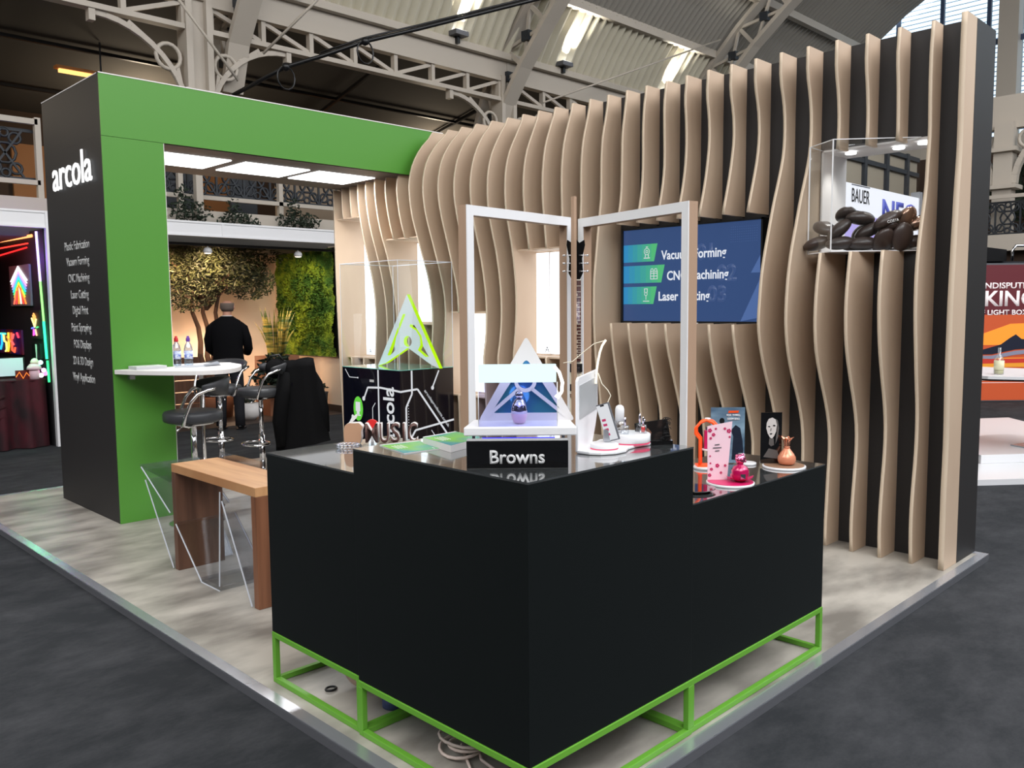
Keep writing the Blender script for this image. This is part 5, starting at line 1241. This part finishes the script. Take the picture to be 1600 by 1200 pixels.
# ================================================================== plant booth
build('booth_floor', B().box((1.78, YB + .08, CZ_), (6.14, 12.3, CZ_ + .004)), 'dark_floor', label='dark wooden floor inside the plant booth', cat='flooring', loc=(4, 11, CZ_))
build('booth_wall', B().box((1.78, 12.2, CZ_), (6.2, 12.28, 2.66)), 'cream_wall', label='cream back wall behind the olive tree', cat='booth wall', loc=(4, 12.2, CZ_))
build('booth_wall', B().box((6.115, YB + .07, CZ_), (6.18, 12.2, 2.66)), 'cream_wall', label='cream side wall carrying the moss panel', cat='booth wall', loc=(6.15, 11, CZ_))
build('booth_skirting', B().box((6.09, YB + .08, CZ_), (6.115, 12.2, .06)), 'brown_dark', label='dark skirting board along the moss wall', cat='skirting', loc=(6.1, 11, CZ_))
t = thing('moss_panel', 'framed wall panel of shaggy green moss', 'moss panel', (6.1, 11.1, 1.75))
b = B(); ny, nz = 110, 90; vs = []; rm = random.Random(8)
blobs = [(rm.uniform(10.2, 12.05), rm.uniform(.85, 2.62), rm.uniform(.06, .2), rm.uniform(.02, .09)) for _ in range(160)]
import numpy as np
YY = np.linspace(10.22, 12.02, ny); ZZ = np.linspace(.86, 2.62, nz); Dp = np.zeros((nz, ny)); gy2, gz2 = np.meshgrid(YY, ZZ)
for (y, z, r, h) in blobs: Dp = np.maximum(Dp, h * np.exp(-((gy2 - y) ** 2 + (gz2 - z) ** 2) / r ** 2))
rg = np.random.RandomState(3); Dp = Dp + rg.rand(nz, ny) * .028
for j in range(nz):
    for i in range(ny): vs.append((6.09 - float(Dp[j, i]), float(YY[i]), float(ZZ[j])))
b.add(vs, [(j * ny + i, j * ny + i + 1, (j + 1) * ny + i + 1, (j + 1) * ny + i) for j in range(nz - 1) for i in range(ny - 1)]); leaves(b, (6.0, 11.1, 1.75), (.06, .85, .85), 2600, .07, random.Random(6), .5); build('moss', b, 'moss', t, kind='stuff')
build('backing', B().box((6.092, 10.2, .84), (6.114, 12.04, 2.64)), 'black', t)
tpoint = [spot('booth_spot_beam', (5.2, 10.3, 2.45), (6.1, 11.1, 1.5), 60, (1, .86, .6), 95, .8, .05), spot('booth_spot_beam', (3.25, 10.3, 2.42), (4.2, 12.2, 1.4), 300, (1, .62, .34), 75, .8, .05), spot('booth_spot_beam', (3.95, 10.2, 2.42), (4.9, 12.2, 1.2), 260, (1, .64, .38), 100, .8, .05)]
point('booth_wall_fill', (4.75, 11.75, .9), 26, (1, .66, .42), .1)  # added point light behind the tree to brighten the cream wall
t = thing('track_rail', 'black lighting track under the white fascia', 'lighting track', (4.4, 10.2, 2.58)); build('track', B().box((2.6, 10.17, 2.56), (6.1, 10.21, 2.60)), 'black', t)
for x, lab in ((3.23, 'round white spotlight at the pillar end of the black track'), (3.93, 'round white spotlight in the middle of the black track'), (5.4, 'round white spotlight on the track near the moss panel')):
    t = thing('spotlight', lab, 'spotlight', (x, 10.19, 2.55), group='track spotlights in the plant booth')
    build('lamp_head', B().lathe([(.04, .06), (.06, .03), (.065, 0), (.05, -.02)], (x, 10.19, 2.48), 20), 'white', t); build('lens', B().lathe([(.052, -.021), (.03, -.028)], (x, 10.19, 2.48), 20), glow('warm_lamp', (255, 240, 215), 3), t); build('stem', B().tube([(x, 10.19, 2.53), (x, 10.19, 2.565)], .012, 8), 'white', t)
# olive tree
t = thing('olive_tree', 'bushy olive tree with twisting trunks behind the man', 'tree', (4.35, 11.15, CZ_))
b = B(); ro = random.Random(12)
for (p, q) in (((4.32, 11.15), (4.05, 11.1)), ((4.40, 11.2), (4.55, 11.15)), ((4.36, 11.12), (4.3, 11.2))):
    pts = []
    for i in range(9):
        s = i / 8; pts.append((p[0] + (q[0] - p[0]) * s + .05 * math.sin(i * 1.7), p[1] + (q[1] - p[1]) * s + .05 * math.cos(i * 1.3), CZ_ + .3 + 1.8 * s))
    b.tube(pts, [.055 - .004 * i for i in range(9)], 8)
for i in range(16):
    a = ro.uniform(0, 2 * PI); b.tube([(4.33, 11.15, 1.65), (4.33 + .35 * math.cos(a), 11.15 + .25 * math.sin(a), 2.0 + ro.random() * .2), (4.33 + .8 * math.cos(a), 11.15 + .4 * math.sin(a), 2.1 + ro.random() * .4)], [.025, .015, .006], 6)
build('trunk', b, 'trunk', t)
b = B(); leaves(b, (4.35, 11.1, 2.28), (.98, .55, .42), 3600, .085, ro, .3); leaves(b, (4.0, 11.0, 1.95), (.45, .35, .35), 900, .08, ro, .3); leaves(b, (5.0, 11.0, 2.1), (.42, .35, .3), 900, .08, ro, .3); leaves(b, (4.6, 11.0, 2.5), (1.1, .4, .2), 900, .08, ro, .3)
build('foliage', b, 'leaf', t, kind='stuff')
build('planter', B().lathe([(.30, 0), (.34, .32), (.31, .34), (.30, .30)], (4.36, 11.15, CZ_ + .005), 24), 'terracotta', t)
t = thing('snake_plant', 'tall snake plant with spiky yellow-edged leaves in a brown planter', 'plant', (5.28, 10.75, .55))
b = B(); rs = random.Random(21)
for i in range(64):
    a = rs.uniform(0, 2 * PI); lean = rs.uniform(.02, .26); h = rs.uniform(.45, .85); x0, y0 = 5.28 + .12 * math.cos(a), 10.75 + .10 * math.sin(a); tx, ty = x0 + lean * math.cos(a), y0 + lean * .6 * math.sin(a); s = Vector((-math.sin(a + 1), math.cos(a + 1), 0)) * .021; pr = []
    for q in (0, .35, .7): pr += [Vector((x0 + (tx - x0) * q * q, y0 + (ty - y0) * q * q, .86 + h * q)) - s * (1 - q * .35), Vector((x0 + (tx - x0) * q * q, y0 + (ty - y0) * q * q, .86 + h * q)) + s * (1 - q * .35)]
    b.add(pr + [Vector((tx, ty, .86 + h))], [(0, 1, 3, 2), (2, 3, 5, 4), (4, 5, 6)])
build('leaf', b, 'snake', t); build('planter', B().box((5.02, 10.52, CZ_ + .005), (5.56, 10.98, .90)), 'terracotta', t)
t = thing('wooden_crate', 'brown slatted wooden crate behind the bar table', 'crate', (3.6, 10.4, CZ_)); b = B()
for i in range(6): b.box((3.28, 10.35, CZ_ + .006 + i * .17), (3.85, 10.39, CZ_ + .16 + i * .17)).box((3.28, 10.39, CZ_ + .006 + i * .17), (3.32, 10.8, CZ_ + .16 + i * .17))
build('slat', b, 'walnut', t); build('corner_post', B().box((3.26, 10.34, CZ_ + .005), (3.31, 10.40, 1.0)).box((3.82, 10.34, CZ_ + .005), (3.87, 10.40, 1.0)), 'walnut', t)
t = thing('white_pot', 'round white pot on the dark booth floor', 'pot', (4.60, 10.4, CZ_ + .005)); build('pot', B().lathe([(.08, 0), (.16, .07), (.18, .16), (.14, .26), (.12, .26)], (4.60, 10.4, CZ_ + .005), 24), 'white_matt', t); b = B(); leaves(b, (4.60, 10.45, .34), (.2, .2, .13), 160, .12, rs, .35); build('foliage', b, 'leaf_dark', t)
t = thing('floor_planter', 'tall dark plant pot by the side wall below the moss panel', 'pot', (5.95, 10.6, CZ_)); build('pot', B().lathe([(.09, 0), (.12, .30), (.13, .32), (.11, .32)], (5.93, 10.5, CZ_ + .005), 20), 'iron', t); b = B(); leaves(b, (5.93, 10.5, .36), (.12, .12, .08), 60, .07, rs, .4); build('foliage', b, 'leaf_dark', t)
b = B(); leaves(b, (5.0, 10.25, .62), (.38, .14, .35), 220, .16, rs, .4); b.tube([(5.0, 10.25, CZ_ + .01), (5.0, 10.25, .75)], .02, 6); build('broad_leaf_plant', b, 'leaf_dark', label='dark broad-leaved plant spreading beneath the snake plant', cat='plant', loc=(5.0, 10.25, CZ_))
# ================================================================== the man, seen from behind
mt_ = thing('person', 'person in a black suit seen from behind, grey head bowed, before the olive tree', 'person', (3.90, 9.62, CZ_ + .0), CAMROT + .12, local=True)
def skinned(name, chains, mt, parent, root=0, sub=2):
    vs = []; es = []; rad = []
    for ch in chains:
        prev = None
        for item in ch:
            if isinstance(item, int): prev = item; continue
            (p, r) = item; vs.append(p); rad.append(r); i = len(vs) - 1
            if prev is not None: es.append((prev, i))
            prev = i
    me = bpy.data.meshes.new('sk'); me.from_pydata(vs, es, []); ob = bpy.data.objects.new('sk', me); COL.objects.link(ob)
    md = ob.modifiers.new('s', 'SKIN'); md.use_smooth_shade = True
    for i, r in enumerate(rad):
        v = me.skin_vertices[0].data[i]; v.radius = r if isinstance(r, tuple) else (r, r); v.use_root = (i == root)
    sb = ob.modifiers.new('u', 'SUBSURF'); sb.levels = sub; sb.render_levels = sub
    dg = bpy.context.evaluated_depsgraph_get(); dg.update(); out = bpy.data.meshes.new_from_object(ob.evaluated_get(dg)); bpy.data.objects.remove(ob)
    out.name = name; out.materials.clear(); out.materials.append(M[mt] if isinstance(mt, str) else mt)
    for p in out.polygons: p.use_smooth = True
    return link(name, out, parent, None, None, None, None, Vector((0, 0, 0)))
# local frame: back of the man towards -y, so he faces +y; z from the carpet
K = 1.88 / 1.80
def S(x, y, z): return (x * K, y * K, z * K)
ch = [[(S(0, 0, .98), .13), (S(0, -.01, 1.15), .13), (S(0, -.02, 1.32), .115), (S(0, -.015, 1.44), .065), (S(0, .0, 1.535), .056), (S(0, .03, 1.60), .066), (S(0, .045, 1.68), .088), (S(0, .04, 1.745), .070)],
      [3, (S(-.165, -.01, 1.37), .052), (S(-.235, .02, 1.20), .048), (S(-.20, .20, 1.03), .036), (S(-.14, .28, 1.05), .028), (S(-.11, .335, 1.06), .026)],
      [3, (S(.165, -.01, 1.37), .052), (S(.235, .02, 1.20), .048), (S(.20, .20, 1.03), .036), (S(.14, .28, 1.05), .028), (S(.11, .335, 1.06), .026)],
      [0, (S(-.10, 0, .88), .085), (S(-.115, .01, .50), .060), (S(-.12, -.01, .10), .038), (S(-.13, .10, .035), .032)],
      [0, (S(.10, 0, .88), .085), (S(.115, .01, .50), .060), (S(.12, -.01, .10), .038), (S(.13, .10, .035), .032)]]
# five fingers on each hand, rooted in the palm
def n_of(chs): return sum(1 for c in chs for i in c if not isinstance(i, int))
palmL = 12; palmR = 17
for s, pi_ in ((-1, palmL), (1, palmR)):
    for k in range(4):
        ch.append([pi_, (S(s * (.105 - .018 * k), .37, 1.072 - .004 * k), .0095), (S(s * (.10 - .017 * k), .40 - .004 * abs(k - 1), 1.055), .0085), (S(s * (.097 - .016 * k), .405 - .004 * k, 1.03), .0075)])
    ch.append([pi_, (S(s * .13, .345, 1.035), .011), (S(s * .115, .375, 1.02), .0095)])
body = skinned('body', ch, 'skin', mt_, 0)
def loft(rings, n=24, sm=True):
    b = B(); vs = []
    for (x, y, z, rx, ry) in rings:
        for j in range(n): a = 2 * PI * j / n; vs.append(S(x + rx * math.cos(a), y + ry * math.sin(a), z))
    b.add(vs, [(i * n + j, i * n + (j + 1) % n, (i + 1) * n + (j + 1) % n, (i + 1) * n + j) for i in range(len(rings) - 1) for j in range(n)] + [tuple(range(n))[::-1], tuple((len(rings) - 1) * n + j for j in range(n))], 0, sm); return b
b = loft([(0, 0, .80, .215, .15), (0, 0, .90, .212, .148), (0, -.005, 1.05, .195, .140), (0, -.01, 1.20, .205, .145), (0, -.015, 1.34, .225, .140), (0, -.012, 1.42, .215, .120), (0, -.008, 1.475, .175, .105), (0, .0, 1.505, .12, .09), (0, .0, 1.535, .080, .074)])
for s in (-1, 1):
    b.tube([S(s * .15, -.01, 1.42), S(s * .205, .0, 1.37), S(s * .25, .01, 1.22), S(s * .255, .06, 1.10), S(s * .225, .16, 1.045), S(s * .165, .25, 1.05)], [.062, .072, .066, .062, .055, .046], 14)
build('suit_jacket', b, 'suit', mt_)
b = B().box(S(-.002, -.155, .80), S(.002, -.148, .98)); build('jacket_vent', b, 'black', mt_)
b = loft([(0, 0, .98, .16, .12), (0, 0, .84, .175, .13)])
for s in (-1, 1): b.tube([S(s * .085, 0, .86), S(s * .10, .0, .70), S(s * .115, .01, .48), S(s * .12, 0, .25), S(s * .125, 0, .055)], [.098, .092, .078, .070, .068], 14)
build('trousers', b, 'trouser', mt_)
for s in (-1, 1):
    b = B().ball(S(s * .125, .055, .045), (.05, .135, .042), 14).box(S(s * .125 - .045, -.06, .002), S(s * .125 + .045, .17, .02)); build('shoe', b, 'black', mt_)
build('shirt_collar', loft([(0, .002, 1.50, .074, .070), (0, .006, 1.545, .066, .064)]), 'white_matt', mt_)
b = B(); vs = []; n = 26
for i, (z, k) in enumerate(((1.60, .80), (1.64, .96), (1.68, 1.03), (1.71, .99))):
    for j in range(n):
        a = PI + (j / (n - 1)) * PI; a = PI * .92 + (j / (n - 1)) * PI * 1.16; vs.append(S(.086 * k * math.cos(a), .042 + .098 * k * math.sin(a), z))
b.add(vs, [(i * n + j, i * n + j + 1, (i + 1) * n + j + 1, (i + 1) * n + j) for i in range(3) for j in range(n - 1)], 0, True); o = build('hair', b, 'hair_grey', mt_)
md = o.modifiers.new('t', 'SOLIDIFY'); md.thickness = .008; md.offset = 0
for s in (-1, 1): build('ear', B().ball(S(s * .088, .045, 1.655), (.012, .02, .032), 10), 'skin', mt_)
build('nose', B().ball(S(0, .145, 1.655), (.014, .022, .022), 10), 'skin', mt_)
for s in (-1, 1): build('eye', B().ball(S(s * .032, .122, 1.682), (.012, .010, .008), 10), 'white_matt', mt_)
build('mouth', B().ball(S(0, .125, 1.612), (.024, .008, .005), 10), mat('lip', (160, 90, 84), .5), mt_)

# ================================================================== right-hand aisle: light box, tasting table, signs behind the wall
dn = Vector((-.70, -.71, 0)).normalized(); ux = Vector((.71, -.70, 0))
P0 = Vector((14.25, 3.0, CZ_))
t = thing('light_box', 'tall orange light box poster with white headlines over a running shoe', 'light box', tuple(P0))
c = P0 + ux * 1.15
def LB(x, z, off=0): q = P0 + ux * x + dn * off; return (q.x, q.y, CZ_ + z)
b = B().prism([LB(-.15, .01), LB(2.7, .01), LB(2.7, 2.37), LB(-.15, 2.37)], None, -dn * .12); build('frame', b, 'alu_dark', t)
def lb(name, pts, m_, off): build(name, B().prism([LB(x, z, off) for x, z in pts], None, dn * .002), m_, t)
lb('fabric', [(-.12, .03), (2.67, .03), (2.67, 2.34), (-.12, 2.34)], mat('orange_poster', (190, 84, 48), .5, emit=(190, 80, 44), es=.35), .001)
lb('dark_band', [(-.12, 1.50), (2.67, 1.50), (2.67, 2.34), (-.12, 2.34)], mat('plum_poster', (92, 38, 44), .5, emit=(96, 40, 46), es=.35), .004)
lb('sunset', [(-.12, .98), (2.67, .98), (2.67, 1.12), (1.2, 1.36), (.5, 1.34), (-.12, 1.12)], mat('amber_poster', (240, 150, 50), .5, emit=(240, 150, 50), es=.4), .004)
lb('amber_stripe', [(-.12, .60), (2.67, .60), (2.67, .76), (-.12, .76)], mat('amber_stripe', (226, 150, 50), .5, emit=(226, 150, 50), es=.35), .004)
lw = mat('poster_white', (230, 220, 220), .5, emit=(230, 216, 216), es=.4)
for s, x, z, sz, w in (('UNDISPUTED', .40, 1.985, .137, .95), ('KING', .48, 1.757, .36, .86), ('OF LIGHT BOXES', .40, 1.53, .12, 1.03)):
    text('heading', s, LB(x, z - .0, .006), ux, Z3, sz, lw, t, width=w, ext=.002, bold=.022)
lb('shoe_upper', [(-.10, .86), (.10, .92), (.35, .99), (.50, 1.10), (.60, 1.16), (.70, 1.08), (1.0, 1.06), (1.3, 1.10), (1.4, .96), (.60, .90), (.2, .82), (-.1, .82)], mat('shoe_navy', (34, 38, 56), .5), .008)
lb('shoe_sole', [(-.12, .80), (.2, .80), (.6, .88), (1.4, .94), (1.42, .88), (.6, .81), (.2, .74), (-.12, .76)], mat('shoe_sole', (150, 150, 172), .5), .010)
lb('red_box', [(-.12, .66), (2.67, .70), (2.67, .76), (-.12, .74)], mat('poster_red', (190, 56, 46), .5, emit=(190, 56, 46), es=.35), .006)
b = B()
for z in (.33, .37): b.prism([LB(-.12, z, .004), LB(2.67, z, .004), LB(2.67, z + .008, .004), LB(-.12, z + .008, .004)], None, dn * .002)
build('thin_line', b, lw, t)
# plinth platform and table
t = thing('display_platform', 'glossy white raised platform under the tasting table', 'platform', (7.6, .6, CZ_))
pl = [(6.80, .86), (7.5, .28), (10.2, .4), (11.9, 1.9), (11.2, 2.4)]
build('board', B().prism([(x, y, CZ_ + .002) for x, y in pl], None, (0, 0, .055)), 'white', t)
t = thing('hexagon_plinth', 'low white faceted block on the glossy platform carrying the table leg', 'plinth', (8.6, .9, .012))
build('block', B().prism([(7.75, 1.04, .0105), (8.2, .70, .0105), (8.9, .45, .0105), (9.5, .7, .0105), (9.5, 1.3, .0105), (8.9, 1.6, .0105), (8.1, 1.35, .0105)], None, (0, 0, .09)), 'white', t, bevel=.004)
t = thing('tasting_table', 'white-edged table with a slanting grey leg in front of the orange light box', 'table', (8.4, .8, .10))
build('table_top', B().prism([(8.05, 1.55, .87), (7.9, 1.05, .87), (8.25, .2, .87), (9.3, .2, .87), (9.3, 1.55, .87)], None, (0, 0, .03)), 'white', t); build('under_frame', B().prism([(8.1, 1.5, .845), (8.0, 1.05, .845), (8.3, .3, .845), (9.2, .3, .845), (9.2, 1.5, .845)], None, (0, 0, .024)), 'black', t)
build('leg', B().bar((8.50, .84, .845), (8.66, .84, .105), .10, .04, up=NY).prism([(8.5, .8, .1015), (8.8, .7, .1015), (8.9, .9, .1015), (8.6, 1.0, .1015)], None, (0, 0, .012)), 'alu', t)
for x, y, liq, lab in ((8.22, 1.04, (206, 200, 150), 'small glass bottle with a cream label on the tasting table, nearest the fin wall'), (8.25, .72, (208, 150, 70), 'amber glass bottle with a cream label on the tasting table edge')):
    t = thing('glass_bottle', lab, 'bottle', (x, y, .901)); build('glass', B().lathe([(.045, 0), (.048, .01), (.048, .15), (.03, .19), (.016, .21), (.016, .28)], (x, y, .901), 18), 'acrylic_thick', t); build('liquid', B().lathe([(.043, .006), (.043, .05)], (x, y, .901), 18), mat('spirit', liq, .2), t); build('label', B().lathe([(.0487, .05), (.0487, .145)], (x, y, .901), 18), mat('cream_label', (226, 222, 186), .6), t)
t = thing('black_bench', 'black upholstered bench back with a chrome arm above the light box', 'bench', (13.2, 2.3, 2.4))
# raised lounge pod behind the light box
build('seat_back', B().prism([LB(-.3, 2.42, -.4), LB(.62, 2.42, -.4), LB(.62, 2.62, -.4), LB(-.3, 2.74, -.4)], None, -dn * .3), 'black', t)
build('chrome_arm', B().tube([LB(.66, 2.42, -.3), LB(.66, 2.60, -.3), LB(.72, 2.68, -.3), LB(1.1, 2.68, -.3)], .025, 8), 'chrome', t); build('support', B().prism([LB(-.2, .0, -.5), LB(2.4, .0, -.5), LB(2.4, 2.42, -.5), LB(-.2, 2.42, -.5)], None, -dn * .1), 'iron', t)
# fascia with BAUER and NEC seen through the window in the fin wall
t = thing('sign_board', 'white fascia board with black and blue lettering seen through the window in the fin wall', 'sign board', (8.8, 2.5, CZ_))
build('board', B().box((7.0, 2.5, 2.02), (9.85, 2.56, 3.0)), mat('sign_white', (226, 226, 232), .5, emit=(226, 226, 232), es=.25), t); build('board_end', B().box((9.85, 2.49, 2.0), (9.95, 2.60, 3.08)), 'alu', t); build('post', B().box((7.0, 2.57, CZ_), (7.1, 2.64, 3.0)).box((9.7, 2.57, CZ_), (9.8, 2.64, 3.0)), 'alu_dark', t)
text('lettering', 'BAUER', (8.08, 2.497, 2.865), X3, Z3, .22, 'black', t, width=.48, ext=.002)
b = B().box((7.84, 2.496, 2.985), (8.33, 2.499, 2.993)).box((7.84, 2.496, 2.70), (8.33, 2.499, 2.708)); build('rule', b, 'black', t)
text('lettering', 'NEC', (9.20, 2.497, 2.74), X3, Z3, .38, mat('nec_blue', (70, 78, 170), .5), t, width=1.02, ext=.002, bold=.03)
build('lilac_band', B().box((7.3, 2.497, 2.36), (8.72, 2.499, 2.66)), mat('lilac', (170, 156, 214), .5, emit=(170, 156, 214), es=.25), t)
t = thing('glazed_screen', 'grey glazed partition behind the white lettered fascia board', 'partition', (9, 5.0, CZ_))
build('pane', B().box((9, 5.0, CZ_), (16.6, 5.05, 4.6)), mat('beige_glass', (150, 140, 124), .4), t)
b = B()
for x in range(9, 17): b.box((x - .06, 4.94, CZ_), (x + .06, 5.0, 4.6))
for z in (2.6, 3.4, 4.2, 4.5): b.box((9, 4.95, z), (16.6, 5.0, z + .08))
build('bar', b, 'iron', t)
# enclosing walls of the hall behind and beside the photographer
build('wall_near', B().box((-14, -14.1, CZ_), (34, -14, 9)), mat('hall_wall', (92, 88, 84), .9), kind='structure')
build('wall_left', B().box((-14.1, -14, CZ_), (-14, 20, 9)), 'hall_wall' if 'hall_wall' in M else bpy.data.materials['hall_wall'], kind='structure')
